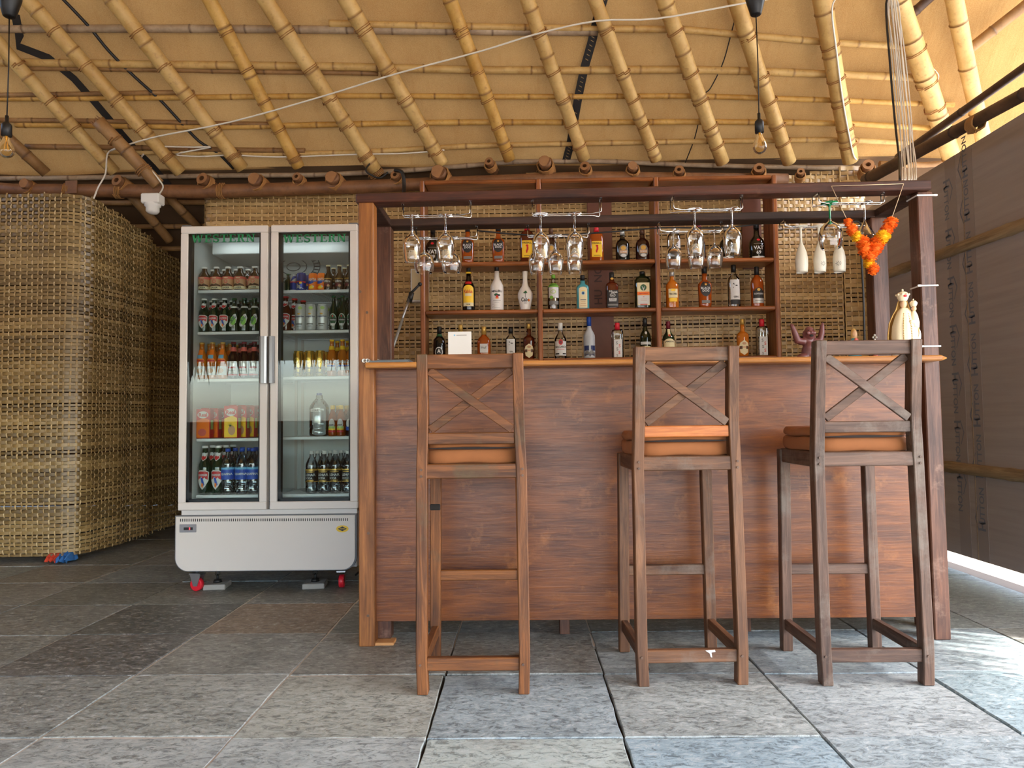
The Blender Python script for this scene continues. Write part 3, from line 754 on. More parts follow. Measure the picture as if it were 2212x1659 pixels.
# ---------------------------------------------------------------- thatch fringe: front one seen in the reflections, right one added to shade the sun
def fringe(name, label, a, c, ztop, zbot, seed):
    rr = random.Random(seed); b = MB(); a = Vector(a); c = Vector(c); d = c-a; LN = d.length; t = d.normalized()
    nrm = Vector((-t.y, t.x, 0)); n = int(LN/.02)
    for q in range(n):
        s = LN*(q+rr.random())/n; p = a+t*s; zt_ = ztop(s); zb_ = zbot + rr.uniform(-.16, .16) + .1*math.sin(s*2.1)
        sw = rr.uniform(-.12, .12); w = rr.uniform(.02, .05)
        q0 = Vector((p.x, p.y, zt_)) + nrm*rr.uniform(-.05, .05); q1 = Vector((p.x, p.y, zb_+.4))+t*sw*.4+nrm*rr.uniform(-.05, .05); q2 = Vector((p.x, p.y, zb_))+t*sw
        b.add([q0-t*w, q0+t*w, q1+t*w*.9, q1-t*w*.9, q2+t*.004, q2-t*.004], [(0, 1, 2, 3), (3, 2, 4, 5)])
    o = b.build(name, M['thatch']); return tag(o, label, 'thatch', None, 'stuff')
fringe('palm_thatch', 'unseen dry palm leaf fringe added along the right side to shade the sun', (3.6, -2.2, 0), (3.6, 3.7, 0), lambda s: roofz(-2.2+s)+.05, 2.42, 3)
fringe('palm_thatch', 'dry palm leaf fringe hanging along the open front', (-7, -2.1, 0), (3.6, -2.1, 0), lambda s: 2.9, 1.72, 4)
b = MB(); b.box(-7.0, -1.6, -2.2, -2.08, 0, .95, .01); tag(b.build('wall_front_blocker', M['log']), 'unseen low wall added along the front to block light', None, None, 'structure')  # added out of view to cut light and darken the fridge reflection
b = MB(); b.box(-7.0, 3.6, -2.16, -2.13, 1.80, 2.95); tag(b.build('wall_fringe_backing', M['thatch']), 'solid thatch backing added above the open front to block light', None, None, 'structure')  # added behind the fringe to stop bright gaps in the reflection
# ---------------------------------------------------------------- bar counter with overhead frame
YP = 3.04                                     # front of the plywood panel
bar = thing('bar_counter', 'reddish brown wooden bar counter with an overhead glass rack frame', 'bar counter', (0.5, YP, 0))
BO = Vector(bar.location)
def part(b, name, mat, par, off, attr=False):
    b.v = [tuple(Vector(p)-off) for p in b.v]; return b.build(name, mat, par, attr)
xl = P(808, 1343, YP).x; xr_ = P(1997, 1325, YP).x; zpb = P(1106, 1340, YP).z
zc0 = P(1106, 791, 2.93).z; zc1 = zc0 + .024      # counter board
b = MB(); b.box(xl, xr_, YP, YP+.018, zpb, zc0, .001); part(b, 'front_panel', M['panel'], bar, BO)
b = MB(); b.box(xl-.008, xl, YP-.002, YP+.02, zpb, zc0); part(b, 'panel_edge', M['panel_edge'], bar, BO)
x0 = P(783, 785, 2.93).x; x1 = P(2052, 770, 2.93).x
# rounded counter board
b = MB(); n = 6; prof = []
for k in range(n+1):
    a = -PI/2 + PI*k/n; prof.append((2.93+.012-.012*math.cos(a), (zc0+zc1)/2+.012*math.sin(a)))
prof += [(3.50, zc1), (3.50, zc0)]
V = []
for xx, s in ((x0, .0), (x0+.012, 1), (x1-.03, 1), (x1, .0)):
    for (y, z) in prof:
        zz = (zc0+zc1)/2 + (z-(zc0+zc1)/2)*(1 if s else .35); V.append((xx, y + (0 if s else .02), zz))
m = len(prof)
b.add(V, [(i*m+j, (i+1)*m+j, (i+1)*m+(j+1) % m, i*m+(j+1) % m) for i in range(3) for j in range(m)] + [tuple(range(m))[::-1], tuple(range(3*m, 4*m))], False)
part(b, 'counter_board', M['ctop'], bar, BO)
b = MB(); b.box(xl, xr_, YP+.002, YP+.05, zc0-.05, zc0-.001, .003); part(b, 'top_rail', M['beam'], bar, BO)
# overhead frame
zfl = P(800, 437, 3.0).z; zfr = P(1990, 412, 3.02).z
YB0 = 3.0
def fpost(px0, px1, py, Yf, name, mk, z1, z0=0.0, dep=.075):
    a = P(px0, py, Yf).x; c = P(px1, py, Yf).x; b = MB(); b.box(a, c, Yf, Yf+dep, z0, z1, .004); return part(b, name, M[mk], bar, BO)
pl_ = fpost(775, 809, 1380, 3.0, 'post', 'post_o', zfl)
pr_ = fpost(2019, 2054, 1345, 3.03, 'post', 'post_r', zfr)
YR0 = 3.36
zrl = P(830, 489, YR0).z; zrr = P(1900, 469, YR0).z
fpost(813, 845, 600, YR0, 'post', 'post_r', zrl, zc1); fpost(1886, 1921, 600, YR0, 'post', 'post_r', zrr, zc1)
a = P(768, 427, 3.0); c = P(2013, 400, 3.0)
b = MB(); b.bar((a.x, YB0+.042, zfl+.02), (c.x, YB0+.042, zfr+.02), .041, .085, .004, (0, 1, 0)); part(b, 'front_beam', M['beam'], bar, BO)
a2 = P(812, 480, YR0); c2 = P(1922, 455, YR0)
b = MB(); b.bar((a2.x, YR0+.046, zrl+.018), (c2.x, YR0+.046, zrr+.018), .036, .092, .004, (0, 1, 0)); part(b, 'rear_beam', M['beam2'], bar, BO)
for xx in (a2.x+.035, c2.x-.035):       # short cross pieces joining the two beams
    z = zrl if xx < 0 else zrr
    b = MB(); b.box(xx-.035, xx+.035, YB0+.08, YR0+.01, z+.002, z+.036, .003); part(b, 'cross_beam', M['beam2'], bar, BO)
# feet under the panel and bits of timber
for (xa, xb, py) in ((815, 845, 1386), (1209, 1231, 1371), (1599, 1623, 1365), (1991, 2018, 1357)):
    p = PZ((xa+xb)/2, py); u = P(xa, py, p.y).x; w = P(xb, py, p.y).x
    b = MB(); b.box(u, w, max(p.y, YP+.02), max(p.y, YP+.02)+.06, 0 if xa > 900 else .012, zpb+.12, .003); part(b, 'foot', M['post_r'], bar, BO)
p = PZ(827, 1398); b = MB(); b.box(P(806, 1398, p.y).x, P(848, 1398, p.y).x, p.y+.02, p.y+.09, 0, .012, .001); part(b, 'shim', M['panel_edge'], bar, BO)
# hollow counter behind the panel: end sides and an inner shelf
b = MB(); b.box(xl, xl+.02, YP+.018, 3.48, zpb, zc0, .001); part(b, 'end_panel', M['panel'], bar, BO)
b = MB(); b.box(xr_-.02, xr_, YP+.018, 3.48, zpb, zc0, .001); part(b, 'end_panel', M['panel'], bar, BO)
b = MB(); b.box(xl+.02, xr_-.02, YP+.02, 3.46, .55, .57, .001); part(b, 'inner_shelf', M['panel'], bar, BO)
for (px, py) in ((778, 630), (793, 675), (796, 1152), (795, 1330), (783, 780)):
    q = P(px, py, 2.999); b = MB(); b.tube([q, q+Vector((0, -.002, 0))], .006, 8); part(b, 'screw', M['log_d'], bar, BO)

# ---------------------------------------------------------------- bottle shelves
YS = 5.17; SD = .225
sh = thing('bottle_shelf', 'open back orange brown wooden bottle shelf unit with four levels', 'shelf', (P(1300, 700, YS).x, YS, 0)); SO = Vector(sh.location)
UP = [P(x, 600, YS).x for x in (912.5, 1166, 1422, 1679.5)]
def shz(py_l, py_r):        # shelf heights as lines (left end, right end), taken at the top edge of the board
    return P(912, py_l, YS).z, P(1680, py_r, YS).z
LEV = [shz(385, 381), shz(566, 556), shz(671, 660), shz(777, 768)]
LEV = [((a+b_)/2) for a, b_ in LEV]
th = .030
b = MB()
for k, z in enumerate(LEV):
    for i in range(3):
        b = MB(); b.box(UP[i]+.016, UP[i+1]-.016, YS+.004, YS+SD, z-th, z, .008); part(b, 'shelf_board', M['shelf'], sh, SO)
for i in range(4):
    b = MB(); b.box(UP[i]-.017, UP[i]+.017, YS, YS+SD, 0.0, LEV[0] if i in (1, 2) else LEV[0], .008); part(b, 'upright', M['shelf_v'], sh, SO)
for z in (.75, .35):
    for i in range(3):
        b = MB(); b.box(UP[i]+.016, UP[i+1]-.016, YS+.004, YS+SD, z-th, z, .008); part(b, 'shelf_board', M['shelf'], sh, SO)
# brown board offcuts standing behind the shelves
def offcut(px0, px1, z0, z1, txt, lab, Y=5.43):
    a = P(px0, 600, Y).x; c = P(px1, 600, Y).x; t = thing('board_offcut', lab, 'board', ((a+c)/2, Y, z0))
    b = MB(); b.box(-(c-a)/2, (c-a)/2, 0, .012, 0, z1-z0, .001); b.build('sheet', M['offcut'], t)
    if txt:
        for zz, s in txt:
            vs, fs = text_mesh(s, .06, .02); b = MB(); b.add([(-y-.02, -.002, zz-z0+x) for x, y in vs], fs); b.build('lettering', M['offcut_ink'], t)
offcut(1271, 1324, .9, LEV[0]-.05, [(P(1290, 592, 5.43).z, 'NO'), (P(1290, 642, 5.43).z, 'HU')], 'brown printed board strip standing behind the middle shelf bay')
offcut(1606, 1648, LEV[1]-.03, LEV[0]-.04, None, 'brown board strip behind the top right shelf bay')

# ---------------------------------------------------------------- bar stools
def make_stool(k, label, cx, cy, rz, hs, xleg=False):
    t = thing('bar_stool', label, 'bar stool', (cx, cy, 0), rz, 'bar stools at the counter')
    V_, H_, D_ = M['st%dv' % k], M['st%dh' % k], M['st%dd' % k]
    w = .1735; yn, yf = -.185, .185; lw = .037
    def leg(pts, wx, wy, nm):
        b = MB()
        for a, c in zip(pts, pts[1:]): pass
        V = []; n = len(pts)
        for p, kx in zip(pts, [1.0]*n):
            for sx, sy in ((-1, -1), (1, -1), (1, 1), (-1, 1)):
                V.append((p[0]+sx*wx/2, p[1]+sy*wy/2, p[2]))
        Fc = [(i*4+j, i*4+(j+1) % 4, (i+1)*4+(j+1) % 4, (i+1)*4+j) for i in range(n-1) for j in range(4)] + [(3, 2, 1, 0), tuple(range(4*n-4, 4*n))]
        b.add(V, Fc); o = b.build(nm, V_, t)
        bm = o.modifiers.new('bevel', 'BEVEL'); bm.width = .003; bm.segments = 1; bm.limit_method = 'ANGLE'; return o
    tw = .164
    seat = .775*hs/1.155; top = hs
    for s in (-1, 1):
        leg([(s*(w-.003), yn+.0, 0), (s*(w+.001), yn, .12), (s*(w-.002), yn+.012, seat-.03), (s*(tw+.002), yn+.008, seat+.12), (s*tw, yn-.022, top)], lw, .046, 'back_post')
        leg([(s*(w+.0), yf, 0), (s*(w-.008), yf-.01, seat-.05), (s*(w-.008), yf-.01, seat-.002)], .040, .040, 'front_leg')
        for (py, pz) in ((yn-.013, seat-.018), (yn-.013, seat-.04), (yn-.024, .10)):
            b = MB(); q = Vector((s*w-.004+.006*(pz > .7), py, pz)); b.tube([q, q+Vector((0, -.003, 0))], .0045, 7); b.build('nail', M['log_d'], t)
    def rail(a, c, hh, dd, nm, mt=H_):
        b = MB(); b.bar(a, c, hh, dd, .003, (0, 1, 0) if abs(a[0]-c[0]) > .1 else (1, 0, 0)); return b.build(nm, mt, t)
    ye = yn+.004
    rail((-tw+.014, yn-.018, top-.026), (tw-.014, yn-.018, top-.026), .050, .026, 'top_rail')
    zl = seat+.088; rail((-tw+.014, yn+.004, zl), (tw-.014, yn+.004, zl), .040, .026, 'lower_back_rail')
    # crossed braces
    za, zb_ = zl+.022, top-.052
    for s, oy in ((-1, -.001), (1, .012)):
        b = MB(); b.bar((s*-(tw-.022), yn-.012+oy+.004, za+.008), (s*(tw-.022), yn-.022+oy+.004, zb_-.004), .030, .012, .002, (0, 1, 0)); b.build('cross_brace', H_, t)
    rail((-w+.016, yn+.008, seat-.024), (w-.016, yn+.008, seat-.024), .050, .030, 'seat_rail')
    rail((-w+.016, yf-.012, seat-.024), (w-.016, yf-.012, seat-.024), .050, .028, 'seat_rail')
    for s in (-1, 1): rail((s*(w-.006), yn+.02, seat-.026), (s*(w-.008), yf-.012, seat-.026), .054, .026, 'seat_rail', D_)
    b = MB(); b.box(-w+.01, w-.01, yn+.02, yf-.01, seat-.012, seat-.001, .001); b.build('seat_board', H_, t)
    rail((-w+.016, yn+.0, .098), (w-.016, yn+.0, .098), .044, .026, 'stretcher')
    rail((-w+.016, yf-.004, .318), (w-.016, yf-.004, .318), .040, .024, 'stretcher')
    for s in (-1, 1): rail((s*(w-.002), yn+.02, .105), (s*(w-.002), yf-.018, .105), .042, .026, 'stretcher', D_)
    # cushion: two rounded halves with an open zip between
    cz = seat; rr_ = random.Random(k)
    def pad(z0, z1, nm, sc):
        b = MB(); nx, ny = 18, 14; ring = []
        def sup(a): 
            ex = 7.0; x, y = math.cos(a), math.sin(a); q = (abs(x)**ex+abs(y)**ex)**(-1/ex); return x*q, y*q
        n = 40; V = []
        rows = [(z0, .965), (z0+.006, .995), ((z0+z1)/2, 1.0), (z1-.008, .985), (z1-.001, .95), (z1+.004, .6), (z1+.006, .0)]
        for z, s_ in rows:
            for j in range(n):
                x, y = sup(2*PI*j/n); wob = .002*math.sin(j*1.7+z*90)
                V.append((x*(w+.012+wob)*s_*sc, .018+y*(yf-yn)/2*1.03*s_*sc, z+.0025*math.sin(j*.9)*(s_ > .9)))
        b.add(V, [(i*n+j, i*n+(j+1) % n, (i+1)*n+(j+1) % n, (i+1)*n+j) for i in range(len(rows)-1) for j in range(n)] + [tuple(range(n))[::-1]], True)
        return b.build(nm, M['cushion'], t)
    # the near edge of the cushion fits between the posts
    cu = pad(cz+.001, cz+.052, 'cushion', .955); cu2 = pad(cz+.055, cz+.086, 'cushion_top', .95)
    b = MB(); nn = 16; V = []
    for q in range(nn+1):
        s = q/nn; x = -w*.93+2*w*.93*s; o_ = .0075*math.sin(PI*s)
        V += [(x, yn+.0095, cz+.0535-o_*.5), (x, yn+.0095, cz+.0535+o_*.5+.001)]
    b.add(V, [(2*q, 2*q+2, 2*q+3, 2*q+1) for q in range(nn)]); b.build('zip_gap', M['cush_dark'], t)
    return t
make_stool(1, 'leftmost bar stool, warm brown with a dark charred knot on a front leg', -.178, 2.68, .0, 1.150)
make_stool(2, 'middle bar stool with a bright orange lower back rail', .570, 2.745, .03, 1.172)
st3 = make_stool(3, 'rightmost bar stool, dusty grey brown, in front of the statues', 1.204, 2.735, -.005, 1.185)
for ch in bpy.data.objects:
    if ch.parent and ch.parent.get('label', '').startswith('middle bar stool') and (ch.name.startswith('lower_back_rail')):
        ch.data = ch.data.copy(); ch.data.materials.clear(); ch.data.materials.append(wood('stool_orange_rail', lin(164, 84, 30), lin(208, 128, 58), 0, .4, 1.0))
    if ch.parent and ch.parent.get('label', '').startswith('leftmost bar stool') and ch.name.startswith('seat_rail'):
        pass
for o in list(bpy.data.objects):
    if o.get('label', '').startswith('middle bar stool'):
        b = MB(); b.add([(.045, -.1995, .118), (.078, -.1995, .120), (.080, -.1995, .113), (.066, -.1995, .111), (.068, -.1995, .094), (.063, -.1995, .096), (.060, -.1995, .108)], [(0, 1, 2, 3, 4, 5, 6)]); b.build('paint_mark', M['paper'], o)
    if o.get('label', '').startswith('leftmost bar stool'):
        b = MB(); b.obox((-.168, .159, .585), (.0205, 0, 0), (0, .006, 0), (0, 0, .012), .003); b.build('char_mark', M['crack'], o)

# ---------------------------------------------------------------- two door glass fridge
YFr = 3.96
fr = thing('display_fridge', 'white two door glass display fridge with green lettering', 'fridge', (P(578, 1235, YFr).x, YFr, 0)); FO = Vector(fr.location)
fx0 = P(386, 800, YFr).x; fx1 = P(772, 800, YFr).x
zt_ = P(580, 486, YFr).z; zd0 = P(580, 1101, YFr).z       # door top / bottom
zp1 = P(580, 1113, YFr).z; zp0 = P(580, 1232, YFr).z      # lower panel
dep = .62; dt = .045
zmid = P(580, 800, YFr).z
xm = P(580.5, 800, YFr).x
# carcass: sides, back, top, bottom as a thick box open at the front
c0, c1 = YFr+dt+.004, YFr+dt+dep
cab = MB(); tk = .035
cab.box(fx0, fx0+tk, c0, c1, zd0-.02, zt_, .004); cab.box(fx1-tk, fx1, c0, c1, zd0-.02, zt_, .004)
cab.box(fx0, fx1, c1-tk, c1, zd0-.02, zt_); cab.box(fx0, fx1, c0, c1, zt_-tk, zt_, .004); cab.box(fx0, fx1, c0, c1, zd0-.03, zd0+.02, .004)
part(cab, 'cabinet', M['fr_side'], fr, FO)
ln = MB(); e = .003
ln.box(fx0+tk, fx0+tk+e, c0+.01, c1-tk, zd0+.02, zt_-tk); ln.box(fx1-tk-e, fx1-tk, c0+.01, c1-tk, zd0+.02, zt_-tk)
ln.box(fx0+tk, fx1-tk, c1-tk-e, c1-tk, zd0+.02, zt_-tk); ln.box(fx0+tk, fx1-tk, c0+.01, c1-tk, zt_-tk-e, zt_-tk); ln.box(fx0+tk, fx1-tk, c0+.01, c1-tk, zd0+.02, zd0+.02+e)
part(ln, 'liner', M['fr_liner'], fr, FO)
hd = MB(); zh = P(580, 546, YFr+.2).z
hd.box(fx0+tk+.05, fx1-tk-.03, c0+.17, c0+.50, zh, zt_-tk-e, .004); part(hd, 'header_box', M['fr_liner'], fr, FO)
# fan grille ring under the header
g = MB(); gc = Vector((P(632, 575, YFr+.4).x, c0+.40, P(632, 575, YFr+.4).z-.02))
for q in range(28):
    a = 2*PI*q/28
    for ra, rb in ((.145, .155), ):
        p0 = gc+Vector((.165*math.cos(a), -.03+.0*math.sin(a), .10*math.sin(a)+.02)); p1 = gc+Vector((.130*math.cos(a), -.03, .075*math.sin(a)+.02)); g.tube([p0, p1], .004, 5)
for rr_ in (1.0, .78, .5, .25):
    g.tube([gc+Vector((.165*rr_*math.cos(2*PI*q/30), -.032, .10*rr_*math.sin(2*PI*q/30)+.02)) for q in range(31)], .0028, 5, False)
part(g, 'fan_grille', M['fr_trim'], fr, FO)
# vertical shelf tracks on the back wall
for px in (592, 606, 640, 654):
    x = P(px, 900, c1-tk).x; b = MB(); b.box(x-.008, x+.008, c1-tk-.008, c1-tk-.003, zd0+.05, zh-.1); o = part(b, 'shelf_track', M['fr_white'], fr, FO)
# middle post behind the doors
b = MB(); b.box(xm-.018, xm+.018, c0, c0+.05, zd0+.02, zt_-tk); part(b, 'mullion', M['fr_grey'], fr, FO)
# shelves
SHP = [(629, 629), (719, 716), (821, 816), (950, 946), (1072, 1070)]
YSH = YFr+dt+.075
FSZ = []
for k, (pl1, pr1) in enumerate(SHP):
    for s in (0, 1):
        xa, xb = (fx0+tk+.012, xm-.02) if s == 0 else (xm+.02, fx1-tk-.012)
        z = P(490 if s == 0 else 680, (pl1, pr1)[s]-3, YSH).z
        FSZ.append(((k, s), z))
        b = MB(); b.box(xa, xb, YSH, YSH+.012, z-.017, z, .003)
        ng = 34
        for q in range(ng):
            x = xa+.008+(xb-xa-.016)*q/(ng-1); b.obox((x, YSH+.2, z-.004), (.0022, 0, 0), (0, .2, 0), (0, 0, .0028))
        b.box(xa, xb, YSH+.39, YSH+.40, z-.012, z, .002)
        part(b, 'wire_shelf', M['fr_shelf'], fr, FO)
FSZ = dict(FSZ)
# serif capitals for the door lettering
def serif_word(word, h, w):
    st = .24; sf = .10; out = []
    def rect(x0, y0, x1, y1): return [(x0, y0), (x1, y0), (x1, y1), (x0, y1)]
    def para(x0, y0, x1, y1, t): return [(x0-t/2, y0), (x0+t/2, y0), (x1+t/2, y1), (x1-t/2, y1)]
    G = {'W': (1.35, [para(.40, 0, .16, 1, .24), para(.42, 0, .66, 1, .12), para(.92, 0, .68, 1, .24), para(.94, 0, 1.18, 1, .12), rect(0, .92, .36, 1), rect(.98, .92, 1.34, 1), rect(.5, .92, .82, 1)]),
         'E': (.86, [rect(.14, 0, .36, 1), rect(.02, 0, .8, .09), rect(.02, .91, .78, 1), rect(.36, .46, .62, .55), rect(.72, 0, .82, .28), rect(.70, .74, .79, 1), rect(.56, .36, .64, .65)]),
         'T': (.88, [rect(.33, 0, .55, 1), rect(.18, 0, .70, .09), rect(.02, .91, .86, 1), rect(.02, .70, .10, 1), rect(.78, .70, .86, 1)]),
         'R': (.98, [rect(.14, 0, .36, 1), rect(.02, 0, .48, .09), rect(.02, .91, .6, 1), rect(.3, .46, .6, .55), rect(.56, .52, .80, .95), para(.80, 0, .56, .5, .22), rect(.74, 0, .98, .09)]),
         'N': (1.04, [rect(.12, 0, .24, 1), para(.84, 0, .22, 1, .24), rect(.80, 0, .92, 1), rect(0, 0, .36, .09), rect(0, .91, .30, 1), rect(.68, .91, 1.04, 1)])}
    S = []
    for k in range(13):
        a = math.radians(30+k*20); S.append((.42+.26*math.cos(a), .72+.22*math.sin(a)))
    S2 = []
    for k in range(13):
        a = math.radians(90-k*20); S2.append((.42+.28*math.cos(a), .27+.22*math.sin(a)))
    x = 0; polys = []
    for ch in word:
        if ch == 'S':
            for arc, flip in ((S, 0), (S2, 1)):
                for p, q in zip(arc, arc[1:]):
                    d = Vector((q[0]-p[0], q[1]-p[1])); nn = Vector((-d.y, d.x)).normalized()*.10; e_ = d*.12
                    polys.append([(x+p[0]+nn.x-e_.x, p[1]+nn.y*.8-e_.y), (x+p[0]-nn.x-e_.x, p[1]-nn.y*.8-e_.y), (x+q[0]-nn.x+e_.x, q[1]-nn.y*.8+e_.y), (x+q[0]+nn.x+e_.x, q[1]+nn.y*.8+e_.y)])
            polys.append([(x+.62, .66), (x+.70, .66), (x+.70, 1), (x+.62, 1)]); polys.append([(x+.10, 0), (x+.18, 0), (x+.18, .34), (x+.10, .34)])
            x += .90
        else:
            wd, ps = G[ch]
            for p in ps: polys.append([(x+a, c) for a, c in p])
            x += wd+.06
    return [[((a/x-.5)*w, (c-.5)*h) for a, c in p] for p in polys]
def door(pxl, pxr_, name_side):
    x0 = P(pxl, 800, YFr).x; x1 = P(pxr_, 800, YFr).x; fw = .041
    d = MB(); d.box(x0, x1, YFr, YFr+dt, zt_-fw, zt_, .004); d.box(x0, x1, YFr, YFr+dt, zd0, zd0+fw+.002, .004)
    d.box(x0, x0+fw, YFr+.0006, YFr+dt, zd0+fw, zt_-fw, .003); d.box(x1-fw, x1, YFr+.0006, YFr+dt, zd0+fw, zt_-fw, .003)
    dr = part(d, 'door', M['fr_white'], fr, FO); tag(dr, 'white framed glass door on the %s' % name_side)
    g = MB(); gi = .016
    for (a, c, e_, f_) in ((x0+fw, x1-fw, zt_-fw-gi, zt_-fw), (x0+fw, x1-fw, zd0+fw, zd0+fw+gi), (x0+fw, x0+fw+gi, zd0+fw, zt_-fw), (x1-fw-gi*.6, x1-fw, zd0+fw, zt_-fw)):
        g.box(a, c, YFr+.010, YFr+dt, e_, f_)
    part(g, 'gasket', M['rubber'], dr, FO)
    pn = MB(); pn.box(x0+fw-.002, x1-fw+.002, YFr+.008, YFr+.012, zd0+fw, zt_-fw); part(pn, 'pane', M['pane'], dr, FO)
    # lettering on the pane
    pc = P((pxl+pxr_)/2+(1 if name_side == 'left' else 2), 514.5, YFr+.007); b = MB()
    for poly in serif_word('WESTERN', .046, (x1-x0)*.735): b.add([(pc.x+a, YFr+.0072, pc.z+c) for a, c in poly], [tuple(range(len(poly)))])
    part(b, 'lettering', M['green_letter'], dr, FO)
    # handle: a tall flat curved grip on the inner edge
    hz0, hz1 = P(570, 828, YFr).z, P(570, 727, YFr).z
    hx = (x1-.018) if name_side == 'left' else (x0+.012); b = MB()
    hw = .020 if name_side == 'left' else .015
    prof = [(hx-hw, YFr-.002), (hx-hw, YFr-.016), (hx-hw*.5, YFr-.024), (hx+hw*.5, YFr-.024), (hx+hw, YFr-.014), (hx+hw, YFr-.002)]
    n = len(prof); V = [(x, y, z) for z in (hz0, hz0+.01, hz1-.01, hz1) for x, y in prof]
    b.add(V, [(i*n+j, i*n+(j+1) % n, (i+1)*n+(j+1) % n, (i+1)*n+j) for i in range(3) for j in range(n)] + [tuple(range(n))[::-1], tuple(range(3*n, 4*n))], False)
    part(b, 'handle', M['handle'], dr, FO)
    return dr
door(387, 577, 'left'); door(583.5, 772, 'right')
# hinge covers on top
for px in (402, 762):
    x = P(px, 482, YFr).x; b = MB(); b.box(x-.025, x+.025, YFr+.005, YFr+.05, zt_, zt_+.008, .002); part(b, 'hinge', M['fr_trim'], fr, FO)
# plinth strip and lower panel with rounded corners
b = MB(); b.box(fx0+.01, fx1-.01, YFr+.03, c1, zp1-.002, zd0-.002); part(b, 'plinth_strip', M['fr_white'], fr, FO)
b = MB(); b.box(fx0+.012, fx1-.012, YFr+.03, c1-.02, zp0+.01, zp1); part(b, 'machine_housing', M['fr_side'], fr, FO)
def rpanel(x0, x1, z0, z1, r, y0, y1, nm, mt):
    pts = [(x0, z1), (x0, z0+r)] + [(x0+r-r*math.cos(PI/2*k/8), z0+r-r*math.sin(PI/2*k/8)) for k in range(1, 8)] + [(x0+r, z0), (x1-r, z0)] + [(x1-r+r*math.sin(PI/2*k/8), z0+r-r*math.cos(PI/2*k/8)) for k in range(1, 8)] + [(x1, z0+r), (x1, z1)]
    n = len(pts); b = MB(); b.add([(x, y0, z) for x, z in pts]+[(x, y1, z) for x, z in pts], [tuple(range(n)), tuple(range(n, 2*n))[::-1]] + [(i, i+n, (i+1) % n+n, (i+1) % n) for i in range(n)])
    return part(b, nm, mt, fr, FO)
qx0 = P(377, 1170, YFr).x; qx1 = P(770, 1170, YFr).x
rpanel(qx0-.0, qx1+.0, zp0-.004, zp1+.002, .075, YFr+.004, YFr+.03, 'panel_trim', M['fr_trim'])
lp = rpanel(qx0+.008, qx1-.008, zp0+.001, zp1-.003, .07, YFr-.004, YFr+.006, 'lower_panel', M['fr_panel'])
b = MB()
for q in range(80):
    x = P(391+q*4.56, 1122, YFr).x; z = P(391+q*4.56, 1123.5-q*.018, YFr).z; b.box(x-.0022, x+.0022, YFr-.0052, YFr-.003, z-.0075, z+.0075)
part(b, 'vent_slots', M['rubber'], lp, FO)
pc = P(407, 1141, YFr); b = MB(); b.box(pc.x-.046, pc.x+.046, YFr-.009, YFr-.003, pc.z-.022, pc.z+.022, .002); o = part(b, 'display', M['fr_grey'], lp, FO)
b = MB(); b.box(pc.x-.022, pc.x+.028, YFr-.0098, YFr-.008, pc.z-.009, pc.z+.006, .001); part(b, 'display_window', M['rubber'], lp, FO)
vs, fs = text_mesh('5', .011, .02); b = MB(); b.add([(pc.x+.011+x, YFr-.0104, pc.z-.0015+z) for x, z in vs], fs); part(b, 'digit', M['led'], lp, FO)
pc = P(740, 1142, YFr)
def disc(c, rx, rz, y, n=28): return MB().add([(c.x+rx*math.cos(2*PI*k/n), y, c.z+rz*math.sin(2*PI*k/n)) for k in range(n)], [tuple(range(n))])
part(disc(pc, .034, .019, YFr-.0048), 'sticker', M['yellow'], lp, FO)
b = MB(); b.add([(pc.x-.025, YFr-.0053, pc.z), (pc.x, YFr-.0053, pc.z-.013), (pc.x+.025, YFr-.0053, pc.z), (pc.x, YFr-.0053, pc.z+.013)], [(0, 1, 2, 3)]); part(b, 'sticker_diamond', M['p_black'], lp, FO)
vs, fs = text_mesh('WESTERN', .005, .02); b = MB(); b.add([(pc.x+x, YFr-.0057, pc.z+z) for x, z in vs], fs); part(b, 'sticker_lettering', M['yellow'], lp, FO)
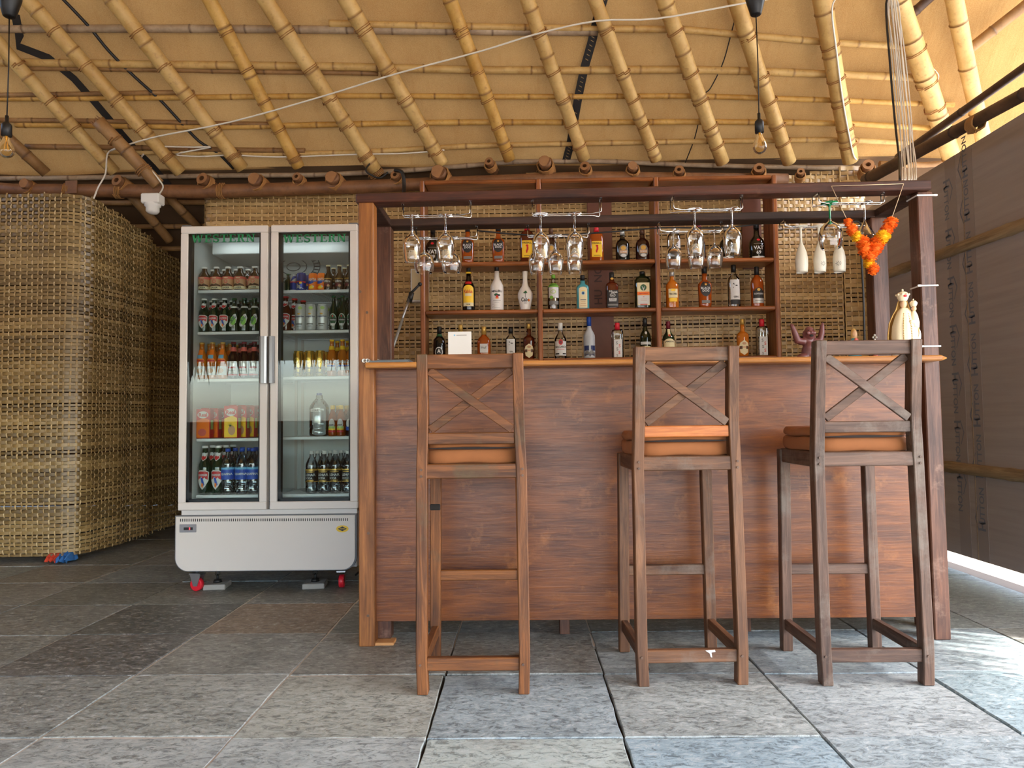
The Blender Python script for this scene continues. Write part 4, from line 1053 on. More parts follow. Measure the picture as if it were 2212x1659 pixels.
# levelling legs on stone blocks, castors
for px, py in ((470, 1277), (681, 1275)):
    g0 = PZ(px, py-8); ztop = zp0+.01; yy = max(g0.y, YFr+.03)
    t = MB(); t.tube([(g0.x, yy, .03), (g0.x, yy, .045)], [.024, .020], 14); t.tube([(g0.x, yy, .045), (g0.x, yy, .075)], .007, 8); part(t, 'leg_foot', M['rubber'], fr, FO)
    t = MB(); t.tube([(g0.x, yy, .07), (g0.x, yy, ztop)], .014, 12); part(t, 'leg', M['chrome'], fr, FO)
    bl = thing('stone_block', 'small grey stone block under the %s fridge leg' % ('left' if px < 500 else 'right'), 'block', (g0.x, yy, 0), .12)
    q = MB(); q.box(-.06, .06, -.07, .06, 0, .03, .004); q.build('block', M['concrete'], bl)
for px, py, ang in ((425, 1268, 0), (733, 1262, 1)):
    g0 = P(px, py, YFr+.05); yy = YFr+.055+.05*ang; x = g0.x; rw = .036; zc = rw+.001
    ax = Vector((.22, 1, 0)).normalized() if not ang else Vector((1, .1, 0)).normalized()
    c_ = Vector((x, yy, zc)); t = MB(); t.tube([c_-ax*.014, c_-ax*.012, c_+ax*.012, c_+ax*.014], [rw*.9, rw, rw, rw*.9], 20); part(t, 'castor_wheel', M['red'], fr, FO)
    t = MB(); t.tube([c_-ax*.02, c_-ax*.0145], [.009, .009], 12); up = Vector((0, 0, 1)); sd = ax.cross(up)
    for s in (-1, 1):
        q = c_+ax*.019*s; t.add([q-sd*.012-up*.008, q+sd*.012-up*.008, q+sd*.034+up*.055, q-sd*.034+up*.055], [(0, 1, 2, 3)])
        t.add([q+ax*.002-sd*.012-up*.008, q+ax*.002+sd*.012-up*.008, q+ax*.002+sd*.034+up*.055, q+ax*.002-sd*.034+up*.055], [(0, 1, 2, 3)])
    t.obox(c_+up*.058, sd*.036, ax*.024, up*.004); t.tube([c_+up*.06, (x, yy, zp0+.012)], .010, 8); part(t, 'castor_fork', M['zinc'], fr, FO)
# small fill lamp added inside the fridge under the header
la = bpy.data.lights.new('fridge_fill_light', 'AREA'); la.shape = 'RECTANGLE'; la.size = .7; la.size_y = .03; la.energy = 0.12; la.color = (.93, .97, 1.0)
lo = bpy.data.objects.new('fridge_fill_light', la); link(lo); lo.location = ((fx0+fx1)/2, c0+.10, zt_-tk-.02); lo.rotation_euler = (math.radians(20), 0, 0)
# ---------------------------------------------------------------- bottles, cans, cartons
PR = {
 'spirit': [(0, .86), (.012, .97), (.03, 1), (.58, 1), (.64, .96), (.70, .78), (.745, .52), (.78, .36), (.84, .33), (1, .33)],
 'tall':   [(0, .86), (.012, .97), (.03, 1), (.50, 1), (.56, .96), (.63, .74), (.70, .46), (.76, .36), (1, .33)],
 'decant': [(0, .80), (.015, .88), (.10, .92), (.50, 1), (.58, .98), (.63, .74), (.66, .42), (.72, .36), (1, .34)],
 'flask':  [(0, .90), (.015, .98), (.03, 1), (.66, 1), (.76, .96), (.83, .78), (.87, .46), (.89, .34), (1, .33)],
 'squat':  [(0, .86), (.02, .97), (.05, 1), (.48, 1), (.56, .97), (.64, .82), (.70, .52), (.74, .36), (.82, .32), (1, .34)],
 'vase':   [(0, .58), (.02, .66), (.06, .66), (.16, .78), (.34, 1), (.44, .98), (.54, .74), (.62, .46), (.70, .34), (.82, .30), (.92, .34), (1, .36)],
 'square': [(0, .92), (.012, .98), (.03, 1), (.62, 1), (.66, .97), (.70, .78), (.73, .48), (.76, .40), (.84, .36), (1, .36)],
 'vat':    [(0, .90), (.015, .98), (.03, 1), (.34, 1), (.44, .98), (.52, .84), (.60, .52), (.66, .36), (1, .32)],
 'beer':   [(0, .88), (.015, .98), (.03, 1), (.54, 1), (.62, .92), (.70, .66), (.78, .46), (.93, .40), (.94, .46), (1, .46)],
 'stubby': [(0, .88), (.02, .98), (.04, 1), (.56, 1), (.66, .92), (.76, .62), (.84, .44), (.94, .42), (.95, .48), (1, .48)],
 'can':    [(0, .78), (.02, .90), (.05, 1), (.88, 1), (.95, .86), (.965, .84), (.97, .88), (1, .88)],
 'water':  [(0, .84), (.02, .96), (.05, 1), (.16, 1), (.18, .95), (.20, 1), (.30, 1), (.55, 1), (.60, .96), (.64, 1), (.70, .94), (.80, .66), (.86, .40), (.88, .34), (1, .34)],
}
def prof_r(prof, f):
    for (za, ra), (zb_, rb) in zip(prof, prof[1:]):
        if f <= zb_: return ra+(rb-ra)*(f-za)/(zb_-za)
    return prof[-1][1]
def bottle(name, label, cat, group, pos, Hh, Rr, prof, mat, ex=2.0, ay=1.0, cap=None, labels=(), rz=0.0, body='glass_body', n=20):
    t = thing(name, label, cat, pos, rz, group); pf = PR[prof]
    capf = cap[0] if cap else 1.0
    pr = [(r*Rr, z*Hh) for z, r in pf if z <= capf] + ([(prof_r(pf, capf)*Rr, capf*Hh)] if cap else [])
    pr = [(.0001, 0)] + pr + [(.0001, pr[-1][1])]
    b = MB(); b.lathe(pr, n, (0, 0, 0), ay, ex); b.build(body, M[mat], t)
    if cap:
        r = cap[1]*Rr; b = MB(); b.lathe([(.0001, capf*Hh-.001), (r, capf*Hh-.001), (r, Hh-.002), (r*.92, Hh), (.0001, Hh)], 14); b.build('cap', M[cap[2]], t)
    def fy(x, z, eps):
        r = prof_r(pf, min(max(z/Hh, 0), 1))*Rr; q = min(abs(x)/r, .999)
        return -ay*r*(1-q**ex)**(1/ex)-eps
    last = t; layer = 0
    for lb in labels:
        layer += 1; eps = .0006 + .0005*layer; k = lb[0]
        if k == 'band':
            z0, z1 = lb[1]*Hh, lb[2]*Hh; zs = [z0+(z1-z0)*i/4 for i in range(5)]
            b = MB(); b.lathe([(prof_r(pf, z/Hh)*Rr+eps, z) for z in zs], n, (0, 0, 0), ay, ex); last = b.build('label_band', M[lb[3]], t)
        elif k == 'rect':
            zc, hw, hh = lb[1]*Hh, lb[2]*Rr, lb[3]*Hh; xo = (lb[5]*Rr if len(lb) > 5 else 0); V = []; nx, nz = 10, 3
            for j in range(nz+1):
                for i in range(nx+1):
                    x = xo-hw+2*hw*i/nx; z = zc-hh+2*hh*j/nz; V.append((x, fy(x, z, eps), z))
            b = MB(); b.add(V, [(j*(nx+1)+i, j*(nx+1)+i+1, (j+1)*(nx+1)+i+1, (j+1)*(nx+1)+i) for j in range(nz) for i in range(nx)], True); last = b.build('paper_label', M[lb[4]], t)
        elif k in ('ell', 'poly'):
            if k == 'ell':
                zc, hw, hh = lb[1]*Hh, lb[2]*Rr, lb[3]*Hh; c = ((lb[5]*Rr if len(lb) > 5 else 0), zc); pts = [(c[0]+hw*math.cos(2*PI*i/18), zc+hh*math.sin(2*PI*i/18)) for i in range(18)]; mt = lb[4]
            else:
                pts = [(x*Rr, z*Hh) for x, z in lb[1]]; c = (sum(p[0] for p in pts)/len(pts), sum(p[1] for p in pts)/len(pts)); mt = lb[2]
                q = []
                for a, d in zip(pts, pts[1:]+pts[:1]): q += [a, ((a[0]+d[0])/2, (a[1]+d[1])/2)]
                pts = q
            m = len(pts); V = [(c[0], fy(c[0], c[1], eps), c[1])]
            for s in (.4, .75, 1.0):
                for p in pts:
                    x = c[0]+(p[0]-c[0])*s; z = c[1]+(p[1]-c[1])*s; V.append((x, fy(x, z, eps), z))
            Fc = [(0, 1+i, 1+(i+1) % m) for i in range(m)] + [(1+a*m+i, 1+(a+1)*m+i, 1+(a+1)*m+(i+1) % m, 1+a*m+(i+1) % m) for a in range(2) for i in range(m)]
            b = MB(); b.add(V, Fc, True); o = b.build('paper_label' if last is t else 'label_patch', M[mt], t)
            if last is t: last = o
        elif k == 'text':
            _, txt, xc, zc, sz, mt, mw = lb[:7]; vs, fs = text_mesh(txt, sz*Hh, .025)
            w = max(abs(x) for x, _ in vs); sx = min(1.0, mw*Rr/w); sh = lb[7] if len(lb) > 7 else 0.0
            cs, sn = math.cos(sh), math.sin(sh); V = []
            for x, z in vs:
                x *= sx; x, z = x*cs-z*sn, x*sn+z*cs; x += xc*Rr; z += zc*Hh; V.append((x, fy(x, z, eps), z))
            b = MB(); b.add(V, fs); o = b.build('lettering', M[mt], last)
    return t

YB = 5.25
def sp(x, lev, ytop, wpx, *a, **k):
    """stand a bottle on shelf level lev at picture column x, its top at picture row ytop"""
    p = P(x, ytop, YB); z = LEV[lev]; return (p.x, YB, z+.001), p.z-z, wpx*.5*YB/F
G1, G2, G3 = 'bottles on the top bar shelf', 'bottles on the middle bar shelf', 'bottles on the bottom bar shelf'
def back_bottle(x, lev, ytop, w, label, prof, mat, ex=2.0, ay=1.0, cap=None, labels=()):
    pos, hh, rr_ = sp(x, lev, ytop, w); return bottle('liquor_bottle', label, 'bottle', (None, G1, G2, G3)[lev], pos, hh, rr_, prof, mat, ex, ay, cap, labels, 0.0)
VAT = [('text', 'VAT', 0, .29, .10, 'paper', .78), ('text', '69', 0, .165, .10, 'paper', .55), ('rect', .04, .8, .022, 'silver'), ('ell', .50, .22, .03, 'red'), ('rect', .40, .6, .003, 'silver')]
BD = [('ell', .46, .80, .19, 'p_black'), ('text', 'BLACK', 0, .47, .055, 'paper', .70), ('text', 'DOG', 0, .405, .055, 'paper', .5), ('ell', .555, .16, .022, 'gold'), ('rect', .14, .62, .035, 'p_grey')]
FB = [('rect', .36, .74, .23, 'p_yellow'), ('text', 'FIREBALL', 0, .53, .05, 'ink', .66), ('ell', .38, .14, .07, 'p_red', .06), ('ell', .45, .20, .03, 'p_red', .0), ('ell', .30, .12, .05, 'p_red', -.06), ('rect', .17, .5, .006, 'ink')]
OM = [('ell', .30, .70, .21, 'p_grey'), ('ell', .40, .38, .07, 'gold'), ('rect', .28, .52, .05, 'p_tan'), ('text', 'OLD MONK', 0, .28, .05, 'paper', .5), ('ell', .16, .40, .05, 'paper')]
GIN = [('rect', .40, .76, .24, 'paper'), ('text', '>', .0, .50, .13, 'ink', .35), ('text', 'GIN', .05, .24, .045, 'ink', .48), ('rect', .12, .76, .055, 'p_black')]
PJ = [('poly', [(-.62, .36), (-.78, .27), (-.60, .10), (0, .03), (.60, .10), (.78, .27), (.62, .36), (0, .43)], 'cream'), ('rect', .23, .72, .04, 'p_brown'), ('rect', .23, .30, .055, 'cream'), ('ell', .34, .34, .035, 'p_tan'), ('text', 'XXX', 0, .24, .03, 'p_red', .4)]
AB = [('rect', .27, .70, .25, 'paper'), ('text', 'S', -.2, .42, .09, 'p_grey', .3), ('text', 'S', .25, .34, .09, 'p_salmon', .3), ('text', 'S', -.15, .25, .09, 'p_grey', .3), ('text', 'S', .2, .15, .09, 'p_salmon', .3), ('text', 'S', -.2, .07, .07, 'p_grey', .3)]
# top shelf
back_bottle(935, 1, 486, 31, 'black bottle lettered VAT 69, leftmost on the top shelf', 'vat', 'black_g', 2.6, .8, (.80, .36, 'p_black'), VAT)
back_bottle(1010, 1, 488, 28, 'amber whisky bottle with round black label, left of its twin on the top shelf', 'decant', 'amber', 3.2, .7, (.84, .40, 'p_black'), BD)
back_bottle(1076, 1, 487, 28, 'amber whisky bottle with round black label, right of its twin on the top shelf', 'decant', 'amber', 3.2, .7, (.84, .40, 'p_black'), BD)
back_bottle(1138, 1, 489, 30, 'dark amber flask with yellow flame label, behind the wine glasses', 'flask', 'dkamber', 3.0, .55, (.89, .38, 'red'), FB)
back_bottle(1190, 1, 494, 25, 'squat dark rum bottle half hidden behind hanging glasses in the second bay', 'squat', 'redblk', 2.6, .8, (.84, .38, 'p_brown'), OM)
back_bottle(1288, 1, 493, 30, 'bright amber flask with yellow flame label in the open second bay', 'flask', 'amber', 3.0, .55, (.89, .38, 'red'), FB)
back_bottle(1344, 1, 499, 30, 'squat dark rum bottle with pale neck, left of the pair on the top shelf', 'squat', 'black_g', 2.6, .8, (.86, .36, 'silver'), OM)
back_bottle(1387, 1, 497, 30, 'squat dark rum bottle with red neck, right of the pair on the top shelf', 'squat', 'redblk', 2.6, .8, (.86, .36, 'p_brown'), OM)
back_bottle(1455, 1, 494, 28, 'clear bottle with white torn label and black base, top shelf', 'flask', 'glass_c', 2.6, .8, (.90, .36, 'silver'), [('rect', .18, 1.0, .16, 'p_black'), ('poly', [(-.2, .36), (.86, .36), (.86, .66), (.62, .60), (.3, .52)], 'paper'), ('text', 'S', .3, .46, .10, 'ink', .3)])
back_bottle(1509, 1, 484, 27, 'dark bottle with a red cap behind the middle hanging glass', 'vat', 'redblk', 2.2, .9, (.84, .38, 'p_maroon'), [('rect', .26, .74, .16, 'p_black'), ('text', 'RUM', 0, .26, .06, 'gold', .5)])
back_bottle(1568, 1, 486, 31, 'black bottle with silver neck foil, second from the right on the top shelf', 'vat', 'black_g', 2.6, .8, (.84, .36, 'silver'), [('text', 'VAT', 0, .29, .10, 'paper', .78), ('text', '69', 0, .165, .10, 'paper', .55), ('rect', .04, .8, .022, 'silver')])
back_bottle(1633, 1, 481, 33, 'black bottle lettered VAT 69, rightmost on the top shelf', 'vat', 'black_g', 2.6, .8, (.84, .36, 'p_black'), VAT)
# middle shelf
back_bottle(1012, 2, 579, 28, 'dark bottle with big yellow arch label and yellow neck ring, middle shelf', 'tall', 'black_g', 2.0, 1.0, (.90, .34, 'p_black'),
            [('rect', .30, .80, .20, 'p_yellow'), ('ell', .49, .80, .10, 'p_yellow'), ('text', 'Kahlua', 0, .44, .075, 'p_red', .66), ('rect', .36, .5, .03, 'cream'), ('rect', .14, .78, .04, 'cream'), ('text', 'RUM', 0, .14, .03, 'ink', .4), ('rect', .64, .48, .03, 'p_red'), ('band', .86, .90, 'p_yellow')])
back_bottle(1073, 2, 575, 29, 'tall white coconut rum bottle with black cap, middle shelf', 'tall', 'ceramic', 2.0, 1.0, (.88, .33, 'p_black'),
            [('text', 'MALIBU', 0, .42, .05, 'ink', .8), ('ell', .34, .30, .028, 'p_dkgreen', -.1), ('ell', .33, .26, .022, 'p_black', .25), ('ell', .29, .20, .035, 'p_red', .04), ('ell', .265, .26, .015, 'p_orange', .04), ('rect', .21, .55, .004, 'p_grey'), ('rect', .17, .35, .003, 'p_grey'), ('ell', .10, .20, .035, 'p_grey', -.6), ('ell', .10, .17, .03, 'ceramic', -.6), ('rect', .05, .45, .003, 'p_grey')])
back_bottle(1134, 2, 587, 33, 'white vase shaped bottle with a palm tree print, middle shelf', 'vase', 'ceramic', 2.0, 1.0, None,
            [('text', 'Cabo', 0, .26, .10, 'ink', .55), ('ell', .24, .12, .028, 'p_orange', .46), ('rect', .36, .03, .05, 'ink'), ('ell', .43, .26, .022, 'p_dkgreen', .0), ('ell', .455, .14, .022, 'p_dkgreen', .05), ('rect', .17, .18, .004, 'ink')])
back_bottle(1195, 2, 594, 25, 'clear bottle with green band and pale swirl label, middle shelf', 'spirit', 'glass_c', 2.0, 1.0, (.90, .34, 'p_green'),
            [('band', .64, .745, 'p_green'), ('rect', .48, .86, .15, 'paper'), ('ell', .50, .5, .06, 'p_ltgreen', -.1), ('ell', .50, .36, .04, 'paper', -.1), ('ell', .34, .3, .05, 'p_green', -.4), ('text', 'SMIRNOFF', 0, .69, .04, 'p_dkgreen', .75), ('rect', .19, .8, .05, 'p_grey')])
back_bottle(1258, 2, 595, 27, 'teal square shouldered gin bottle with tall cream label, middle shelf', 'square', 'teal', 4.0, .8, (.84, .36, 'p_black'),
            [('rect', .31, .66, .27, 'cream'), ('ell', .58, .64, .06, 'cream'), ('ell', .46, .26, .05, 'p_ltblue'), ('ell', .46, .16, .03, 'p_navy'), ('ell', .52, .4, .012, 'p_yellow'), ('rect', .27, .46, .012, 'p_grey'), ('rect', .21, .36, .006, 'p_tan'), ('rect', .16, .42, .006, 'p_tan'), ('rect', .10, .5, .006, 'p_tan')])
back_bottle(1321, 2, 589, 27, 'square dark whiskey bottle with black and white label, middle shelf', 'square', 'dkamber', 5.0, .9, (.80, .38, 'p_black'),
            [('rect', .27, .90, .23, 'p_black'), ('text', 'Jack', -.3, .47, .05, 'paper', .4), ('text', 'Daniels', .25, .445, .05, 'paper', .5), ('ell', .36, .44, .055, 'paper'), ('ell', .36, .38, .045, 'p_black'), ('text', 'No.7', 0, .36, .04, 'paper', .26), ('rect', .255, .6, .026, 'paper'), ('rect', .205, .58, .010, 'paper'), ('text', 'WHISKEY', 0, .255, .03, 'ink', .5), ('rect', .10, .80, .025, 'p_grey'), ('ell', .82, .26, .03, 'gold')])
back_bottle(1387, 2, 587, 34, 'square green black liqueur bottle with white label and orange band', 'flask', 'olive', 5.0, .7, (.92, .34, 'p_black'),
            [('rect', .38, .78, .30, 'cream'), ('ell', .55, .40, .085, 'p_dkgreen'), ('poly', [(-.22, .60), (-.10, .56), (0, .50), (.10, .56), (.22, .60), (.08, .50), (0, .46), (-.08, .50)], 'paper'), ('rect', .39, .78, .045, 'p_orange'), ('text', 'Jagermeister', 0, .39, .045, 'p_red', .68), ('rect', .22, .72, .115, 'paper'), ('text', '56', 0, .30, .03, 'p_red', .2), ('rect', .24, .4, .004, 'p_tan'), ('rect', .20, .4, .004, 'p_tan'), ('rect', .10, .45, .012, 'p_red')])
back_bottle(1451, 2, 588, 27, 'light amber whisky bottle with cream label over a yellow one', 'spirit', 'amber2', 2.6, .8, (.88, .40, 'silver'),
            [('rect', .40, .72, .12, 'cream'), ('text', 'TEACHERS', 0, .38, .055, 'ink', .62), ('ell', .485, .4, .03, 'p_yellow'), ('rect', .22, .62, .05, 'p_yellow')])
back_bottle(1521, 2, 577, 29, 'amber whisky bottle with round black label, the one on the middle shelf', 'decant', 'amber', 3.2, .7, (.84, .40, 'p_black'), BD)
back_bottle(1584, 2, 573, 26, 'clear gin bottle with white arrow label on the middle shelf', 'spirit', 'glass_c', 2.4, .85, (.84, .40, 'p_black'), GIN)
back_bottle(1634, 2, 577, 27, 'amber whisky bottle with black arched label, rightmost on the middle shelf', 'spirit', 'amber', 2.4, .8, (.80, .38, 'p_black'),
            [('rect', .30, .84, .10, 'p_black'), ('ell', .40, .6, .07, 'p_black'), ('ell', .42, .26, .035, 'gold'), ('text', 'GLENFIDDICH', 0, .32, .04, 'paper', .72), ('rect', .15, .84, .06, 'silver'), ('rect', .15, .6, .008, 'p_grey')])
# bottom shelf
back_bottle(949, 3, 706, 27, 'black bottle with green neck and round pale label, leftmost on the bottom shelf', 'squat', 'black_g', 2.2, .9, (.80, .38, 'p_black'), [('ell', .24, .62, .15, 'paper'), ('ell', .24, .52, .12, 'p_black'), ('poly', [(-.3, .20), (0, .34), (.3, .20), (0, .24)], 'paper'), ('band', .70, .78, 'p_dkgreen')])
back_bottle(995, 3, 702, 25, 'bottle with a gold cap mostly hidden behind the white table sign', 'squat', 'amber', 2.2, .9, (.80, .40, 'gold'), [('rect', .25, .7, .15, 'cream')])
back_bottle(1045, 3, 706, 29, 'amber bottle with gold cap and white label beside the table sign', 'squat', 'amber', 3.0, .8, (.76, .38, 'gold'), [('rect', .34, .56, .13, 'paper'), ('text', 'Hof', 0, .36, .08, 'p_grey', .4)])
back_bottle(1103, 3, 709, 24, 'clear gin bottle with white arrow label on the bottom shelf', 'spirit', 'glass_c', 2.4, .85, (.84, .40, 'p_black'), GIN)
back_bottle(1142, 3, 700, 25, 'dark amber bottle with gold cap and cream shield label, left of the first divider', 'decant', 'dkamber', 2.2, .85, (.86, .36, 'gold'), PJ)
back_bottle(1210, 3, 698, 26, 'clear white rum bottle with red circle and white cap', 'tall', 'glass_c', 2.2, .95, (.80, .40, 'white'), [('rect', .28, .90, .20, 'paper'), ('ell', .45, .36, .075, 'p_red'), ('ell', .45, .22, .045, 'p_maroon'), ('text', 'BACARDI', 0, .32, .055, 'ink', .84), ('rect', .25, .6, .005, 'p_red'), ('rect', .13, .84, .018, 'p_black'), ('ell', .13, .3, .03, 'paper')])
back_bottle(1272, 3, 685, 25, 'tall frosted vodka bottle with blue cap and mountain print', 'tall', 'frost', 2.0, 1.0, (.78, .40, 'p_blue'), [('rect', .24, .9, .06, 'p_navy'), ('poly', [(-.9, .10), (-.5, .20), (-.1, .14), (.3, .22), (.9, .14), (.9, .04), (-.9, .04)], 'p_grey'), ('rect', .25, .16, .07, 'frost'), ('text', 'GREY GOOSE', 0, .085, .03, 'p_navy', .8)])
back_bottle(1333, 3, 698, 25, 'clear vodka bottle with red cap and scroll label behind the middle stool', 'flask', 'glass_c', 3.5, .8, (.80, .44, 'red'), AB)
back_bottle(1393, 3, 688, 24, 'green black bottle with dark foil cap beside the second divider', 'tall', 'olive', 2.0, 1.0, (.80, .38, 'p_black'), [('rect', .36, .9, .035, 'paper'), ('ell', .62, .2, .04, 'paper'), ('rect', .18, .8, .1, 'cream')])
back_bottle(1443, 3, 695, 26, 'green whiskey bottle with maroon cap and cream curved label', 'tall', 'green_g', 2.0, 1.0, (.80, .36, 'p_maroon'), [('rect', .30, .92, .16, 'cream'), ('ell', .46, .7, .05, 'cream'), ('text', 'JAMESON', 0, .42, .055, 'ink', .84), ('rect', .68, .22, .10, 'cream'), ('ell', .60, .24, .035, 'p_tan'), ('ell', .60, .14, .022, 'p_red')])
back_bottle(1603, 3, 690, 26, 'amber bottle with gold cap and cream shield label, in the right bay', 'decant', 'amber2', 2.2, .85, (.86, .36, 'gold'), PJ)
back_bottle(1645, 3, 690, 25, 'clear vodka bottle with red cap, rightmost on the bottom shelf', 'flask', 'glass_c', 3.5, .8, (.80, .44, 'red'), AB)

# ---------------------------------------------------------------- what stands in the fridge
YI = YSH + .045; ROW = .075
def ipos(px, k, s, row=0, dx=0.0):
    y = YI + ROW*row; z = FSZ[k, s]
    return (P(px, 700, YI).x + dx, y, z+.0015)
def ih(px_h): return px_h*YI/F
ORDN = ['first', 'second', 'third', 'fourth', 'fifth', 'sixth']
SIDE = ('left', 'right'); SHN = ['top', 'second', 'third', 'fourth', 'bottom']
def row_of(kind, desc, cat, xs, k, s, maker, rows=2, dxr=.012):
    src = None; g = '%s on the %s fridge shelf, %s door' % (kind.replace('_', ' ') + 's', SHN[k], SIDE[s])
    for r in range(rows):
        for i, x in enumerate(xs):
            pos = ipos(x, k, s, r, dxr*r)
            where = ('%s ' % ORDN[i] if len(xs) > 1 else '') + ('in front row' if r == 0 else 'in row ' + ['', 'two', 'three'][r])
            lab = '%s, %s, %s %s fridge shelf' % (desc, where, SHN[k], SIDE[s])
            if src is None: src = maker(kind, lab, cat, g, pos)
            else:
                c = copy_tree(src); c.location = pos; c['label'] = lab
def mk(hpx, wpx, prof, mat, cap, labels, ex=2.0, body='glass_body', rz=0.0):
    def f(kind, lab, cat, g, pos): return bottle(kind, lab, cat, g, pos, ih(hpx), wpx*.5*YI/F, prof, mat, ex, 1.0, cap, labels, rz, body, 16)
    return f
LAGER = [('band', .04, .56, 'p_tan'), ('band', .46, .56, 'p_salmon'), ('band', .05, .16, 'cream'), ('text', 'LAGER', 0, .105, .07, 'ink', .75), ('ell', .36, .32, .075, 'p_salmon'), ('ell', .36, .2, .045, 'p_tan'), ('poly', [(-.9, .17), (.9, .17), (.9, .22), (.3, .28), (0, .23), (-.4, .27), (-.9, .22)], 'p_brown'), ('text', 'SIMBA', 0, .505, .05, 'cream', .6)]
KF = [('poly', [(-.86, .46), (-.5, .50), (.5, .50), (.86, .46), (.82, .28), (.4, .16), (0, .10), (-.4, .16), (-.82, .28)], 'paper'), ('poly', [(-.78, .45), (-.45, .475), (.45, .475), (.78, .45), (.74, .30), (-.74, .30)], 'p_red'), ('text', 'KINGFISHER', 0, .40, .045, 'paper', .70), ('poly', [(-.3, .36), (.1, .33), (.35, .20), (.1, .17), (-.1, .24)], 'p_blue'), ('poly', [(-.1, .24), (.2, .22), (.1, .14), (-.15, .17)], 'p_orange'),
      ('poly', [(-.44, .86), (.44, .86), (.44, .74), (0, .68), (-.44, .74)], 'paper'), ('poly', [(-.40, .80), (.40, .80), (.40, .745), (0, .70), (-.40, .745)], 'p_red')]
TB = [('poly', [(-.62, .16), (-.2, .14), (.62, .26), (.80, .40), (.60, .52), (.2, .50), (-.45, .32), (-.8, .22)], 'paper'), ('ell', .32, .52, .13, 'p_green', .1), ('text', 'TUBORG', -.02, .34, .085, 'p_navy', .9, .95), ('band', .70, .755, 'paper')]
BRZ = [('rect', .22, .88, .12, 'paper'), ('ell', .22, .5, .07, 'p_tan'), ('poly', [(-.8, .50), (-.5, .58), (-.4, .80), (.4, .80), (.5, .58), (.8, .50), (.6, .44), (-.6, .44)], 'p_orange'), ('rect', .60, .48, .05, 'p_ltblue'), ('rect', .49, .7, .02, 'p_red')]
BUD = [('rect', .30, .92, .17, 'paper'), ('ell', .38, .6, .05, 'silver'), ('rect', .30, .7, .02, 'p_red'), ('text', 'Magnum', 0, .22, .05, 'p_grey', .7), ('band', .74, .86, 'p_salmon'), ('rect', .10, .9, .02, 'p_red')]
row_of('lager_bottle', 'brown stubby bottle, salmon label', 'bottle', [441, 467, 492, 518, 550], 0, 0, mk(53, 25, 'stubby', 'brown_g', (.93, .50, 'white'), LAGER), 3, .018)
row_of('beer_bottle', 'green bottle with red shield label', 'bottle', [441, 463, 485.5], 1, 0, mk(74, 23, 'beer', 'green_g', (.955, .50, 'white'), KF), 3)
row_of('beer_bottle', 'green bottle, slanted lime label', 'bottle', [506, 528, 550], 1, 0, mk(74, 22, 'beer', 'green_g', (.955, .50, 'p_dkgreen'), TB), 3)
row_of('alcopop_bottle', 'pale gold bottle with orange neck label', 'bottle', [437, 460, 482], 2, 0, mk(80, 23, 'beer', 'amber2', (.955, .48, 'gold'), BRZ), 3)
row_of('beer_bottle', 'dark bottle, silver white label', 'bottle', [505, 528, 550], 2, 0, mk(80, 22, 'beer', 'redblk', (.955, .48, 'p_maroon'), BUD), 3)
row_of('beer_bottle', 'tall green bottle with red shield label', 'bottle', [446, 474], 4, 0, mk(104, 27, 'beer', 'green_g', (.955, .50, 'white'), KF), 3)
WT = [('band', .32, .56, 'p_blue'), ('band', .54, .585, 'p_ltblue'), ('text', 'AQUAFINA', .0, .44, .06, 'paper', .9)]
row_of('water_bottle', 'clear water bottle, blue label', 'bottle', [495, 525, 549], 4, 0, mk(98, 29, 'water', 'pet', (.93, .38, 'p_blue'), WT, 2.0, 'plastic_body'), 3)
# right hand door
row_of('soda_bottle', 'green glass bottle', 'bottle', [622], 0, 1, mk(38, 15, 'stubby', 'green_g', (.94, .5, 'p_dkgreen'), []), 1)
row_of('energy_can', 'slim silver and blue can', 'can', [634], 0, 1, mk(36, 15, 'can', 'silver', None, [('band', .06, .50, 'can_blue'), ('band', .50, .56, 'p_red'), ('poly', [(-.9, .5), (.2, .88), (.9, .88), (.9, .8)], 'can_blue')], 2.0, 'can_body'), 2)
row_of('energy_can', 'wide blue can with red stripe', 'can', [651], 0, 1, mk(39, 21, 'can', 'can_blue', None, [('poly', [(-.95, .08), (-.95, .5), (.9, .08)], 'silver'), ('poly', [(-.95, .55), (.95, .52), (.95, .44), (-.95, .46)], 'p_red'), ('ell', .42, .3, .06, 'p_yellow', .1)], 2.0, 'can_body'), 2)
row_of('orange_soda_can', 'orange can with white lettering', 'can', [676, 695], 0, 1, mk(38, 19, 'can', 'p_orange', None, [('poly', [(-.95, .40), (-.3, .36), (.95, .52), (.95, .62), (-.95, .60)], 'p_blue'), ('text', 'FANTA', 0, .62, .17, 'paper', .92), ('ell', .22, .25, .05, 'paper', .25), ('poly', [(-.9, .16), (0, .30), (.5, .12), (-.4, .08)], 'p_yellow')], 2.0, 'can_body'), 2)
ULT = [('poly', [(-.94, .46), (.94, .46), (.94, .05), (-.94, .05)], 'p_brown'), ('rect', .45, .92, .012, 'gold'), ('text', 'Ultra', 0, .35, .09, 'paper', .8), ('rect', .20, .6, .05, 'p_maroon'), ('ell', .17, .3, .05, 'p_tan', .3)]
row_of('lager_bottle', 'dark brown bottle, gold label', 'bottle', [709, 733, 754], 0, 1, mk(56, 20, 'beer', 'brown_g', (.95, .5, 'cream'), ULT), 3)
row_of('beer_bottle', 'brown bottle with large red shield label', 'bottle', [617], 1, 1, mk(76, 26, 'beer', 'dkamber', (.955, .5, 'p_red'), KF), 3, .028)
